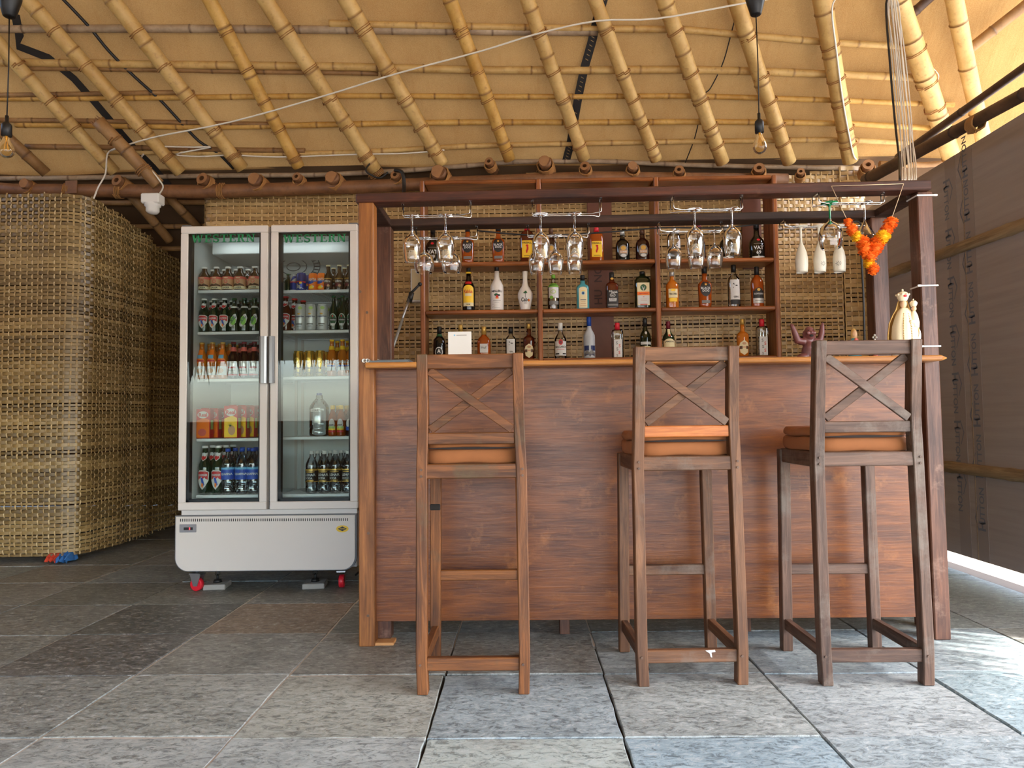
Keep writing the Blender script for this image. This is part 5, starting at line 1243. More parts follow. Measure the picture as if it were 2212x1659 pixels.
row_of('beer_can', 'tall white beer can', 'can', [649, 672, 697], 1, 1, mk(58, 23, 'can', 'can_white', None, [('text', 'Hoegaarden', 0, .52, .075, 'p_navy', .86), ('ell', .84, .4, .06, 'p_ltgreen', .2), ('rect', .24, .6, .02, 'p_grey'), ('rect', .16, .4, .01, 'p_grey'), ('ell', .62, .3, .03, 'gold')], 2.0, 'can_body'), 2)
HK = [('ell', .30, .80, .18, 'paper'), ('ell', .30, .70, .155, 'p_dkgreen'), ('rect', .30, .78, .035, 'p_black'), ('text', 'Heineken', 0, .30, .05, 'paper', .7), ('ell', .40, .16, .03, 'p_red'), ('rect', .16, .5, .03, 'paper')]
row_of('beer_bottle', 'green bottle with oval star label', 'bottle', [721, 740, 758], 1, 1, mk(76, 19, 'beer', 'green_g', (.955, .48, 'p_dkgreen'), HK), 3)
row_of('beer_can', 'gold beer can', 'can', [645, 669, 692], 2, 1, mk(56, 22, 'can', 'goldcan', None, [('ell', .62, .5, .13, 'gold'), ('ell', .62, .36, .09, 'goldcan'), ('text', 'Budweiser', 0, .34, .11, 'p_brown', .9), ('rect', .14, .6, .02, 'p_brown')], 2.0, 'can_body'), 2)
CO = [('text', 'Corona', 0, .40, .10, 'paper', .85), ('rect', .28, .8, .02, 'p_blue'), ('rect', .20, .8, .05, 'paper'), ('band', .72, .82, 'p_yellow')]
row_of('beer_bottle', 'pale gold bottle with white lettering', 'bottle', [717, 740, 758], 2, 1, mk(80, 21, 'beer', 'amber2', (.955, .48, 'p_yellow'), CO), 3)
row_of('water_bottle', 'large clear bottle, blue cap', 'bottle', [690], 3, 1, mk(93, 42, 'water', 'pet', (.95, .28, 'p_blue'), [('rect', .60, .5, .035, 'paper', -.2), ('text', 'SODA 8', -.2, .60, .035, 'ink', .4)], 2.0, 'plastic_body'), 1)
BR = [('ell', .40, .62, .16, 'paper'), ('rect', .28, .72, .035, 'p_ltgreen'), ('rect', .22, .72, .025, 'p_yellow'), ('text', 'BEER', 0, .36, .05, 'ink', .5), ('rect', .15, .72, .03, 'p_red')]
row_of('juice_bottle', 'amber juice bottle with round white label', 'bottle', [719, 737], 3, 1, mk(66, 20, 'stubby', 'amber', (.88, .52, 'p_yellow'), BR), 2)
row_of('juice_bottle', 'dark juice bottle with blue band', 'bottle', [756], 3, 1, mk(66, 20, 'stubby', 'redblk', (.88, .52, 'gold'), [('ell', .40, .62, .16, 'paper'), ('rect', .24, .72, .06, 'p_blue')]), 2)
LH = [('band', .28, .56, 'p_black'), ('band', .54, .575, 'gold'), ('band', .27, .285, 'gold'), ('text', 'LEHAR', 0, .44, .06, 'paper', .86), ('text', 'SODA', -.2, .36, .05, 'paper', .6), ('rect', .31, .6, .008, 'gold'), ('rect', .51, .7, .012, 'gold')]
row_of('soda_bottle', 'clear soda bottle, black label', 'bottle', [674, 701, 725, 752], 4, 1, mk(90, 26, 'water', 'pet', (.93, .38, 'white'), LH, 2.0, 'plastic_body'), 3)
# juice cartons on the fourth shelf, left door
def carton(lab, px, row, w, d, h, fruit):
    pos = ipos(px, 3, 0, row); t = thing('juice_carton', lab, 'carton', pos, 0, 'juice cartons on the fourth fridge shelf')
    b = MB(); b.box(-w/2, w/2, -d/2, d/2, 0, h, .003); b.build('carton', M['p_red'], t)
    y = -d/2-.0006
    f = MB(); f.add([(-w*.46, y, .004), (w*.46, y, .004), (w*.46, y, h*.62), (w*.1, y, h*.70), (-w*.46, y, h*.60)], [(0, 1, 2, 3, 4)]); pn = f.build('front_print', M['p_orange' if fruit == 'orange' else 'p_yellow'], t)
    f = MB(); n = 20; f.add([(w*.40*math.cos(2*PI*k/n), y-.0004, h*.80+h*.12*math.sin(2*PI*k/n)) for k in range(n)], [tuple(range(n))]); f.build('logo_oval', M['paper'], t)
    vs, fs = text_mesh('Real', h*.13, .03); f = MB(); f.add([(x*1.0, y-.0008, h*.80+z) for x, z in vs], fs); f.build('lettering', M['p_red'], t)
    if fruit == 'orange':
        f = MB(); f.add([(-w*.05+w*.40*math.cos(2*PI*k/n), y-.0005, h*.20+w*.36*math.sin(2*PI*k/n)) for k in range(n)], [tuple(range(n))]); f.build('fruit_print', M['p_orange'], pn)
        f = MB(); f.add([(-w*.05+w*.30*math.cos(2*PI*k/n), y-.0008, h*.20+w*.27*math.sin(2*PI*k/n)) for k in range(n)], [tuple(range(n))]); f.build('fruit_print', M['p_salmon'], pn)
    else:
        f = MB(); f.add([(w*.08+w*.26*math.cos(2*PI*k/n), y-.0005, h*.24+h*.15*math.sin(2*PI*k/n)) for k in range(n)], [tuple(range(n))]); f.build('fruit_print', M['p_tan'], pn)
        f = MB()
        for q in range(7):
            a = -1.2+.4*q; f.add([(-w*.05, y-.0009, h*.36), (-w*.0, y-.0009, h*.36), (-w*.02+w*.3*math.sin(a), y-.0009, h*.36+h*.14*math.cos(a))], [(0, 1, 2)])
        f.build('leaf_print', M['p_dkgreen'], pn)
    f = MB(); f.box(w*.5, w*.5+.0006, -d*.3, d*.3, h*.3, h*.62); f.build('side_print', M['p_ltgreen'], t)
    f = MB(); f.box(-w*.3, w*.3, -d*.05, d*.05, h, h+.006, .002); f.build('top_seam', M['p_red'], t)
cw, cd, ch_ = 30*YI/F, .055, 68*YI/F
for i, (px, r, fr_) in enumerate(((445, 0, 'orange'), (451, 1, 'orange'), (457, 2, 'orange'), (463, 3, 'orange'))):
    carton('red juice carton with orange print, %s back in the left file' % ['first', 'second', 'third', 'fourth'][i], px, r, cw, cd, ch_*.93, fr_)
for i, (px, r) in enumerate(((504, 0), (512, 1), (519, 2), (526, 3))):
    carton('red juice carton with pineapple print, %s back in the right file' % ['first', 'second', 'third', 'fourth'][i], px, r, cw, cd, ch_*1.02, 'pine')
# ---------------------------------------------------------------- wire racks and hanging glasses
def rack(label, px0, px1, pyw, Y, ztop, flare):
    """chrome wire stemware rack screwed under a beam"""
    a = P(px0, pyw, Y); c = P(px1, pyw, Y); z = (a.z+c.z)/2; t = thing('glass_rack', label, 'glass rack', ((a.x+c.x)/2, Y, z)); hw = (c.x-a.x)/2; dz = ztop-z
    g, wide, r = .013, .034, .0024
    for s in (-1, 1):
        y0 = s*g
        f0 = s*wide if flare < 0 else s*g; f1 = s*wide if flare > 0 else s*g
        pts = [(-hw, f0, dz), (-hw, f0, .004), (-hw+.004, f0, 0), (-hw+(.04 if flare < 0 else .01), y0, 0), (hw-(.04 if flare > 0 else .01), y0, 0), (hw-.004, f1, 0), (hw, f1, .004), (hw, f1, dz)]
        b = MB(); b.tube(pts, r, 7); b.build('wire', M['chrome'], t)
    for s in (-1, 1):
        wd = wide if (s == flare) else g
        b = MB(); b.tube([(s*hw, -wd, dz), (s*hw, wd, dz)], r, 6); b.obox((s*hw, 0, dz-.001), (.005, 0, 0), (0, wd*.7, 0), (0, 0, .0012)); b.build('mounting_plate', M['chrome'], t)
    return z
YG0, YG1 = 3.045, 3.405
def zbeam(px, front): 
    x = P(px, 450, 3.05).x
    if front: return zfl + (zfr-zfl)*(x-a.x)/(c.x-a.x)
    return zrl+(zrr-zrl)*(x-a.x)/(c.x-a.x)
a = P(768, 427, 3.0); c = P(2013, 400, 3.0)
Z_F = [rack('chrome wire glass rack, %s under the front beam' % n_, x0, x1, y, YG0, zbeam(x0, 1), fl_) for n_, x0, x1, y, fl_ in
       (('leftmost', 871, 1016, 467, 1), ('second', 1150, 1297, 464, 1), ('third', 1452, 1602, 454, -1), ('rightmost', 1762, 1907, 440, -1))]
Z_R = [rack('chrome wire glass rack, %s under the rear beam' % n_, x0, x1, y, YG1, zbeam(x0, 0), fl_) for n_, x0, x1, y, fl_ in
       (('leftmost', 899, 1030, 515, 1), ('second', 1140, 1271, 510, 1), ('third', 1423, 1558, 501, -1), ('rightmost', 1690, 1880, 490, -1))]
GP = {  # upside down, z measured downwards from the foot: (r, depth)
 'wine':  [(.0335, 0), (.0335, .0018), (.018, .004), (.0075, .009), (.0048, .016), (.0042, .05), (.0048, .062), (.010, .071), (.024, .082), (.0335, .094), (.0375, .108), (.0385, .120), (.0365, .145), (.0315, .175), (.0300, .187)],
 'short': [(.0335, 0), (.0335, .0018), (.018, .004), (.0075, .009), (.0044, .016), (.0040, .045), (.0048, .060), (.012, .072), (.026, .084), (.0355, .098), (.0385, .112), (.0375, .135), (.0335, .165), (.0315, .178)],
 'balloon': [(.035, 0), (.035, .0018), (.018, .004), (.0075, .009), (.0044, .016), (.0042, .060), (.008, .070), (.026, .080), (.040, .094), (.047, .115), (.0485, .132), (.046, .150), (.041, .166), (.040, .172)],
 'martini': [(.034, 0), (.034, .0018), (.016, .004), (.006, .009), (.0042, .016), (.0042, .068), (.006, .078), (.022, .10), (.036, .125), (.041, .135), (.042, .138)],
 'flute': [(.032, 0), (.032, .002), (.016, .004), (.007, .008), (.0055, .015), (.0055, .062), (.007, .072), (.016, .092), (.024, .112), (.0285, .14), (.0285, .165), (.0262, .185), (.0258, .195)],
}
def glass(label, px, Y, ztop, kind, mat='glass', stem=None, H_=None, base_r=None):
    x = P(px, 480, Y).x; t = thing('stem_glass', label, 'glass', (x, Y, ztop+.0045), 0, 'glasses hanging from the racks')
    pf = GP[kind]; s = (H_/pf[-1][1]) if H_ else 1.0; k = next(i for i, (r, d) in enumerate(pf) if d > .055)
    foot = pf[:k+1]; bowl = pf[k:]
    b = MB(); b.lathe([(.0001, 0)] + [(r, -d*s) for r, d in foot], 24); b.build('foot_and_stem', M[stem or mat], t)
    th_ = .0012; b = MB(); b.lathe([(r, -d*s) for r, d in bowl] + [(max(r-th_, .001), -d*s+(.003 if i == len(bowl)-1 else 0)) for i, (r, d) in reversed(list(enumerate(bowl[2:])))] + [(.0001, -bowl[2][1]*s-.002)], 28); b.build('bowl', M[mat], t)
    return t
for px, q, n_ in ((890, 0, 'left on the leftmost front rack'), (962, 0, 'right on the leftmost front rack'), (1168, 1, 'left on the second front rack'), (1241, 1, 'right on the second front rack'), (1500, 2, 'left on the third front rack'), (1581, 2, 'right on the third front rack')):
    glass('clear tulip wine glass hanging upside down, ' + n_, px, YG0, Z_F[q], 'wine', H_=.205)
glass('clear balloon glass with a green stem hanging on the rightmost front rack', 1793, YG0, Z_F[3], 'balloon', 'glass', 'glass_g', .195)
glass('clear cone shaped glass hanging behind the marigold garland', 1868, YG0, Z_F[3], 'martini', 'glass', None, .15)
for px, n_ in ((916, 'left'), (975, 'right')): glass('round balloon glass hanging upside down, %s on the leftmost rear rack' % n_, px, YG1, Z_R[0], 'balloon', H_=.170)
for px, q, n_ in ((1158, 1, 'left on the second rear rack'), (1199, 1, 'middle on the second rear rack'), (1240, 1, 'right on the second rear rack'), (1453, 2, 'left on the third rear rack'), (1502, 2, 'middle on the third rear rack'), (1542, 2, 'right on the third rear rack')):
    glass('small clear wine glass hanging upside down, ' + n_, px, YG1, Z_R[q], 'short', H_=.186 if q == 1 else .180)
for px, n_ in ((1729, 'left'), (1768, 'middle'), (1810, 'right')):
    t = glass('white flute hanging upside down, %s of the three' % n_, px, YG1, Z_R[3], 'flute', 'flute', None, .222)
    if n_ != 'left':
        b = MB()
        for q in range(8):
            an = PI/4*q; ox = .004 if n_ == 'middle' else -.014
            for r0, r1 in ((.003, .011),):
                p = []
                for rr_, w in ((r0, .0003), (r1, .0011)):
                    for s in (-1, 1):
                        u = ox+rr_*math.cos(an)-s*w*math.sin(an); v_ = -.185+rr_*math.sin(an)+s*w*math.cos(an); p.append((u, -math.sqrt(max(.0288**2-u*u, 1e-6))-.0006, v_))
                b.add([p[0], p[1], p[3], p[2]], [(0, 1, 2, 3)])
        b.build('star_print', M['ink'], t)

# ---------------------------------------------------------------- things on the counter
ZT = zc1
# marigold garland
gl = [(1832, 480), (1841, 497), (1850, 511), (1863, 523), (1868, 538), (1879, 553), (1877, 568), (1886, 581), (1924, 482), (1915, 497), (1906, 512), (1896, 525), (1890, 538)]
gcol = ['o', 'o', 'y', 'o', 'o', 'o', 'y', 'o', 'o', 'o', 'y', 'o', 'o']; gsz = [19, 25, 22, 30, 30, 30, 24, 25, 28, 26, 30, 32, 30]
YGa = 2.965
ga = thing('marigold_garland', 'orange and yellow marigold garland hanging in a V from the beam', 'garland', P(1877, 600, YGa)); GO = Vector(ga.location)
rg = random.Random(3)
def marigold(c, r, mt):
    b = MB(); n = 90; ga_ = PI*(3-math.sqrt(5))
    b.lathe([(.0001, -r*.7), (r*.5, -r*.5), (r*.72, 0), (r*.5, r*.5), (.0001, r*.7)], 10, c)
    for k in range(n):
        z = 1-2*(k+.5)/n; q = math.sqrt(1-z*z); an = ga_*k; d = Vector((q*math.cos(an), q*math.sin(an), z))
        u = d.cross(Vector((0, 0, 1))); u = u.normalized() if u.length > .1 else Vector((1, 0, 0)); w = d.cross(u)
        R_ = r*rg.uniform(.88, 1.12); e = r*.30; tw = rg.uniform(-.4, .4)
        p = c+d*R_; u2 = u*math.cos(tw)+w*math.sin(tw); w2 = d.cross(u2)
        b.add([c+d*r*.55-u2*e*.4, c+d*r*.55+u2*e*.4, p+u2*e*.8+w2*e*.25, p+d*e*.25+w2*e*.1, p-u2*e*.8+w2*e*.25], [(0, 1, 2, 3, 4)], True)
    return b
for (x, y), kcol, s in zip(gl, gcol, gsz):
    p = P(x, y, YGa+.01*rg.uniform(-1, 1)); r = s*.5*YGa/F
    part(marigold(p, r, None), 'marigold', M['orange_f' if kcol == 'o' else 'yellow_f'], ga, GO)
b = MB(); tp = [P(1832, 480, YGa), P(1796, 402, 2.992), P(1952, 397, 2.995), P(1924, 478, YGa)]
for p, q in zip(tp, tp[1:]): b.tube([p, q], .0013, 5)
b.tube([P(x, y, YGa) for x, y in gl[:8]], .0013, 5); b.tube([P(x, y, YGa) for x, y in gl[8:]+[gl[4]]], .0013, 5)
part(b, 'string', M['string'], ga, GO)
# crowned mother and child statue
def ell(b, c, r, n=16, m=10):
    V = []; 
    for i in range(m+1):
        th_ = PI*i/m
        for j in range(n): V.append((c[0]+r[0]*math.sin(th_)*math.cos(2*PI*j/n), c[1]+r[1]*math.sin(th_)*math.sin(2*PI*j/n), c[2]+r[2]*math.cos(th_)))
    b.add(V, [(i*n+j, (i+1)*n+j, (i+1)*n+(j+1) % n, i*n+(j+1) % n) for i in range(m) for j in range(n)], True); return b
YSt = 2.995; s0 = P(1957, 765, YSt); sH = P(1955, 625, YSt).z-ZT
ms = thing('crowned_statue', 'cream and gold crowned mother and child statue on the counter', 'statue', (s0.x, YSt, ZT)); k = sH/1.0
b = MB(); b.lathe([(.0001, 0), (.20*k, 0), (.20*k, .04*k), (.15*k, .06*k), (.0001, .06*k)], 18, (0, 0, 0), .7); b.build('base', M['white'], ms)
b = MB(); V = []; n = 28
rows = [(.05, .17), (.15, .185), (.30, .19), (.45, .175), (.58, .135), (.66, .10), (.70, .07), (.72, .045)]
for z, r in rows:
    for j in range(n):
        an = 2*PI*j/n; rr_ = r*(1+.05*math.sin(7*an)*(1-z)); V.append((rr_*k*math.cos(an), rr_*k*.7*math.sin(an), z*k))
b.add(V, [(i*n+j, i*n+(j+1) % n, (i+1)*n+(j+1) % n, (i+1)*n+j) for i in range(len(rows)-1) for j in range(n)], True); b.build('robe', M['statue_w'], ms)
b = MB(); V = []; rows = [(.10, .215), (.30, .215), (.50, .19), (.62, .14), (.70, .095), (.78, .075), (.84, .055)]
for z, r in rows:
    for j in range(15):
        an = PI*(-.12)+PI*1.02*j/14; V.append((-.02*k+r*k*math.cos(an+PI*.08), r*k*.75*math.sin(an), z*k))
b.add(V, [(i*15+j, i*15+j+1, (i+1)*15+j+1, (i+1)*15+j) for i in range(len(rows)-1) for j in range(14)], True); o = b.build('cape', M['statue_g'], ms); o.modifiers.new('s', 'SOLIDIFY').thickness = .004
b = MB(); 
for q in range(22):
    z = .10+.025*q; r_ = .17-.10*max(0, (z-.45)/.25) if z > .45 else .185
    for s in (-.35, .12): ell(b, (s*r_*k*1.3, -r_*.7*k*math.sqrt(1-min(.9, (s*1.3)**2))-.002, z*k), (.011*k,)*3, 6, 4)
b.build('robe_trim', M['statue_g'], ms)
b = MB(); ell(b, (-.02*k, -.02*k, .775*k), (.048*k, .05*k, .062*k)); b.build('head', M['skin'], ms)
b = MB(); b.lathe([(.05*k, .82*k), (.075*k, .87*k), (.085*k, .91*k), (.06*k, .95*k), (.02*k, .965*k), (.0001, .97*k)], 16, (-.02*k, -.01*k, 0)); ell(b, (-.02*k, -.01*k, .985*k), (.015*k, .015*k, .018*k), 8, 6)
for q in range(9):
    an = 2*PI*q/9; ell(b, (-.02*k+.085*k*math.cos(an), -.01*k+.085*k*math.sin(an), .915*k), (.016*k,)*3, 8, 5)
b.build('crown', M['statue_w'], ms)
b = MB(); ell(b, (-.02*k, -.085*k, .89*k), (.03*k, .012*k, .02*k), 10, 6); b.build('crown_jewel', M['red'], ms)
b = MB(); V = []; b.lathe([(.0001, .42*k), (.07*k, .42*k), (.075*k, .50*k), (.055*k, .60*k), (.03*k, .66*k), (.0001, .67*k)], 14, (.105*k, -.06*k, 0), .8); ell(b, (.05*k, -.11*k, .50*k), (.05*k, .03*k, .03*k), 10, 6); b.build('child_robe', M['statue_w'], ms)
b = MB(); ell(b, (.105*k, -.07*k, .70*k), (.034*k, .035*k, .042*k), 12, 8); b.build('child_head', M['skin'], ms)
b = MB(); b.lathe([(.034*k, .73*k), (.05*k, .765*k), (.052*k, .79*k), (.03*k, .815*k), (.0001, .82*k)], 12, (.105*k, -.065*k, 0)); ell(b, (.105*k, -.065*k, .835*k), (.012*k,)*3, 8, 5); b.build('child_crown', M['statue_w'], ms)
b = MB(); V = []
for q in range(13):
    an = math.radians(-75+q*8); V += [(.30*k*math.cos(an)-.12*k, -.10*k, .30*k+.26*k*math.sin(an)), ((.30-.045*math.sin(PI*q/12))*k*math.cos(an)-.12*k, -.10*k, .30*k+(.26-.045*math.sin(PI*q/12))*k*math.sin(an))]
b.add(V, [(2*q, 2*q+2, 2*q+3, 2*q+1) for q in range(12)]); o = b.build('crescent', M['white'], ms); o.modifiers.new('s', 'SOLIDIFY').thickness = .006
# laughing figure with raised arms
YBu = 3.16; s0 = P(1747, 770, YBu); k = (P(1747, 700, YBu).z-ZT); w = 70*YBu/F
bu = thing('laughing_figurine', 'dark red laughing figurine with both arms raised on the counter', 'figurine', (s0.x, YBu, ZT))
b = MB(); ell(b, (0, 0, .24*k), (.21*w, .19*w, .25*k)); ell(b, (0, -.04*w, .34*k), (.17*w, .17*w, .2*k)); ell(b, (0, 0, .52*k), (.17*w, .13*w, .13*k))
ell(b, (.02*w, -.05*w, .74*k), (.165*w, .165*w, .19*k)); ell(b, (-.2*w, -.06*w, .10*k), (.19*w, .15*w, .10*k)); ell(b, (.2*w, -.06*w, .10*k), (.19*w, .15*w, .10*k))
b.tube([(-.13*w, 0, .52*k), (-.33*w, -.01*w, .55*k), (-.41*w, -.02*w, .76*k), (-.49*w, -.02*w, .96*k)], [.12*w, .12*w, .09*w, .06*w], 10)
b.tube([(.13*w, 0, .52*k), (.35*w, -.01*w, .54*k), (.41*w, -.02*w, .74*k), (.44*w, -.02*w, .97*k)], [.12*w, .12*w, .095*w, .06*w], 10)
ell(b, (-.50*w, -.02*w, .98*k), (.055*w, .04*w, .035*k), 8, 6); ell(b, (.445*w, -.02*w, 1.0*k), (.04*w, .04*w, .05*k), 8, 6)
for s in (-1, 1): ell(b, (.02*w+s*.165*w, -.03*w, .72*k), (.04*w, .05*w, .09*k), 8, 6); ell(b, (.02*w+s*.09*w, -.19*w, .74*k), (.07*w, .05*w, .05*k), 8, 6)
ell(b, (.02*w, -.225*w, .755*k), (.03*w, .03*w, .035*k), 8, 6)
o = b.build('body', M['buddha'], bu); rm = o.modifiers.new('r', 'REMESH'); rm.mode = 'VOXEL'; rm.voxel_size = .0032; rm.use_smooth_shade = True
b = MB(); ell(b, (.02*w, -.225*w, .665*k), (.065*w, .022*w, .035*k), 12, 6); b.build('mouth', M['crack'], bu)
for s in (-1, 1):
    b = MB(); ell(b, (.02*w+s*.075*w, -.205*w, .815*k), (.03*w, .02*w, .010*k), 8, 5); b.build('eye', M['crack'], bu)
# small seated figurine in blue and pink, tiny cross ornament
YSm = 3.20; s0 = P(1847, 767, YSm); k = P(1847, 708, YSm).z-ZT
sm = thing('seated_figurine', 'small painted figurine in a blue cloak on the counter', 'figurine', (s0.x, YSm, ZT))
b = MB(); b.lathe([(.0001, 0), (.026, 0), (.028, .2*k), (.022, .5*k), (.013, .68*k), (.0001, .7*k)], 16, (0, 0, 0), .8); b.build('cloak', M['blue'], sm)
b = MB(); ell(b, (.002, -.012, .45*k), (.014, .012, .24*k)); b.build('dress', M['pink'], sm)
b = MB(); ell(b, (0, -.004, .80*k), (.0105, .0105, .13*k)); b.build('head', M['skin'], sm)
b = MB(); b.lathe([(.014, .62*k), (.014, .8*k), (.010, .95*k), (.0001, .99*k)], 12, (0, .004, 0)); b.build('veil', M['statue_g'], sm)
b = MB(); ell(b, (.012, -.022, .38*k), (.016, .01, .06*k), 10, 6); b.build('child', M['statue_w'], sm)
s0 = P(1891, 767, 3.22); k = P(1891, 720, 3.22).z-ZT; t = thing('cross_ornament', 'tiny white cross shaped ornament near the rear post', 'ornament', (s0.x, 3.22, ZT))
b = MB(); b.lathe([(.0001, 0), (.012, 0), (.010, .3*k), (.003, .5*k), (.003, .75*k), (.0001, .76*k)], 12); b.build('stand', M['pink'], t)
b = MB(); ell(b, (0, 0, .93*k), (.005, .004, .006), 8, 6); ell(b, (-.007, 0, .85*k), (.005, .004, .005), 8, 6); ell(b, (.007, 0, .85*k), (.005, .004, .005), 8, 6); ell(b, (0, 0, .76*k), (.005, .004, .007), 8, 6); b.build('cross', M['white'], t)
# white table sign (its square code is left blank)
p0 = P(968, 762, 3.18); p1 = P(1018, 716, 3.18); t = thing('table_sign', 'white table sign card standing on the counter behind the left stool', 'sign', ((p0.x+p1.x)/2, 3.18, ZT))
w = p1.x-p0.x; h_ = p1.z-ZT; b = MB(); b.box(-w/2, w/2, 0, .006, 0, h_, .001); b.build('card', M['paper'], t)
b = MB(); b.box(-w/2-.004, w/2+.004, -.012, .03, 0, .006, .001); b.build('stand', M['white'], t)
b = MB(); n = 14; b.add([(-w*.22+.0035*math.cos(2*PI*q/n), -.0006, h_-.016+.0035*math.sin(2*PI*q/n)) for q in range(n)], [tuple(range(n))]); b.build('dot_print', M['p_ltblue'], t)
b = MB(); b.box(-w*.14, w*.30, -.0006, 0, h_-.0172, h_-.0148); b.build('line_print', M['p_grey'], t)
# menus: grey folders with white rolled edges at the left end of the counter
for q, (xa, xb, ya, yy, lab) in enumerate(((790, 884, 776, 3.02, 'front'), (806, 888, 771, 3.14, 'rear'))):
    a_ = P(xa, ya, yy); c_ = P(xb, ya, yy); t = thing('menu_folder', 'slate grey menu folder with white rolled edge, %s one on the counter' % lab, 'menu', ((a_.x+c_.x)/2, yy, ZT))
    z = .001+.013*q; hw = (c_.x-a_.x)/2; b = MB(); b.box(-hw+.012, hw, -.05, .09, z, z+.009, .001); b.build('cover', M['folder'], t)
    for e in (0, 1):
        b = MB(); n = 14; V = []
        for yv in (-.052, .092):
            for rr_ in (.0085, .0055):
                for j in range(n): V.append((-hw+.006, yv, z+.0085) if False else (-hw+.004+rr_*math.cos(2*PI*j/n)+.014*e, yv, z+.0088+rr_*math.sin(2*PI*j/n)))
        Fq = []
        for j in range(n):
            j2 = (j+1) % n; Fq += [(j, j2, 2*n+j2, 2*n+j), (n+j, n+j2, 3*n+j2, 3*n+j), (j, j2, n+j2, n+j), (2*n+j, 2*n+j2, 3*n+j2, 3*n+j)]
        b.add(V, Fq, True); b.build('rolled_edge', M['white'], t)
b = MB(); q = P(836, 771, 3.36); e_ = P(846, 764, 3.30)
# microphone boom behind the bar and the white box on the mat
p0 = P(846, 760, 4.3); p1 = P(885, 642, 4.5); p2 = P(889, 632, 4.5); p3 = P(907, 614, 4.52)
t = thing('microphone_boom', 'grey boom of a microphone stand leaning behind the left rear post', 'stand', (p0.x-.06, 4.25, 0)); TO = Vector(t.location)
b = MB(); b.tube([(p0.x-.06, 4.25, .03), p0], .008, 8); b.tube([p0, p0.lerp(p1, .6)], .0085, 8); part(b, 'lower_tube', M['tube_grey'], t, TO)
b = MB(); b.tube([p0.lerp(p1, .58), p1], .0068, 8); part(b, 'upper_tube', M['zinc'], t, TO)
b = MB(); b.tube([p1-Vector((.0, 0, .03)), p2], [.014, .017], 10); b.tube([p2, p3], .008, 8); ell(b, p3, (.014,)*3, 10, 6); b.tube([p2, p2+Vector((-.03, 0, -.06))], [.012, .005], 8); part(b, 'clutch', M['black'], t, TO)
b = MB()
for q in range(3):
    an = 2*PI*q/3+.5; b.tube([(p0.x-.06, 4.25, .16), (p0.x-.06+.2*math.cos(an), 4.25+.2*math.sin(an), .008)], .007, 7)
part(b, 'tripod', M['black'], t, TO)
a_ = P(887, 652, 5.40); c_ = P(925, 580, 5.40); t = thing('switch_box', 'cream wall box on the mat left of the shelves', 'box', ((a_.x+c_.x)/2, 5.43, a_.z)); hw = (c_.x-a_.x)/2; hh = c_.z-a_.z
b = MB(); b.box(-hw, hw, -.03, .03, 0, hh, .004); b.build('box', M['white'], t)
b = MB(); b.box(-hw+.012, hw-.006, -.036, -.03, .012, hh-.008, .002); b.build('cover', M['cream'], t)
# cable ties on the right front post
for q, py in enumerate((422, 617, 748)):
    p = P(1996, py, 3.028); x0_ = P(2019, 1345, 3.03).x; x1_ = P(2054, 1345, 3.03).x
    t = thing('cable_tie', 'white cable tie round the right front post, %s' % ['topmost', 'middle one', 'lowest one'][q], 'cable tie', ((x0_+x1_)/2, 3.067, p.z), 0, 'cable ties on the right post'); hw = (x1_-x0_)/2+.002; e = .0022
    b = MB(); b.box(-hw-e, hw+e, -.041-e, -.039, -.003, .003); b.box(-hw-e, -hw, -.041, .042, -.003, .003); b.box(hw, hw+e, -.041, .042, -.003, .003); b.box(-hw-e, hw+e, .039, .042, -.003, .003); b.build('strap', M['white'], t)
    b = MB(); b.obox((-hw-.006 if q != 0 else hw+.006, -.04, 0), (.008, 0, 0), (0, .004, 0), (0, 0, .004), .001); b.build('lock', M['white'], t)

# ---------------------------------------------------------------- pendants
def pendant(px, pyc, pysock, pyb0, pyb1, Y, wb, label):
    c = P(px, pyc, Y); s0_ = P(px, pysock, Y); b0 = P(px, pyb0, Y); b1 = P(px, pyb1, Y)
    t = thing('pendant_lamp', label, 'lamp', (c.x, Y, b1.z), 0, 'hanging bulbs'); o_ = Vector(t.location)
    zc_ = c.z-o_.z; zs = s0_.z-o_.z; zb_ = b0.z-o_.z; H_ = zb_; r = wb*.5*Y/F
    b = MB(); b.lathe([(.0001, zc_+.10), (.052, zc_+.10), (.050, zc_+.085), (.028, zc_+.004), (.022, zc_), (.0001, zc_)], 20); b.build('ceiling_cup', M['black'], t)
    b = MB(); b.tube([(0, 0, zc_), (.003, 0, (zc_+zs)/2), (0, 0, zs)], .0032, 6); b.tube([(0, 0, zc_+.09), (0, 0, roofz(Y)-o_.z)], .004, 6); b.build('cord', M['wire_b'], t)
    b = MB(); b.lathe([(.0001, zs), (.008, zs), (.008, zs-.03), (.021, zs-.042), (.023, zs-.05), (.023, zb_-.002), (.019, zb_-.003), (.0001, zb_-.003)], 16); b.build('socket', M['black'], t)
    b = MB(); b.lathe([(.013, zb_), (.014, zb_-.012), (.020, zb_-.03), (r*.86, H_*.55), (r, H_*.36), (r*.95, H_*.22), (r*.7, H_*.09), (r*.35, H_*.02), (.0001, 0)], 24); b.build('bulb', M['bulb'], t)
    b = MB()
    for q in range(4):
        an = PI/2*q; b.tube([(.004*math.cos(an), .004*math.sin(an), H_*.78), (.011*math.cos(an), .011*math.sin(an), H_*.35)], .0013, 5)
    b.tube([(0, 0, zb_), (0, 0, H_*.74)], [.007, .003], 8); b.build('filament', M['filament'], t)
pendant(20, 37, 250, 293, 341, 3.35, 33, 'bare filament bulb on a black cord at the left edge')
pendant(1633, 33, 245, 286, 333, 3.75, 30, 'bare filament bulb on a black cord above the bar')

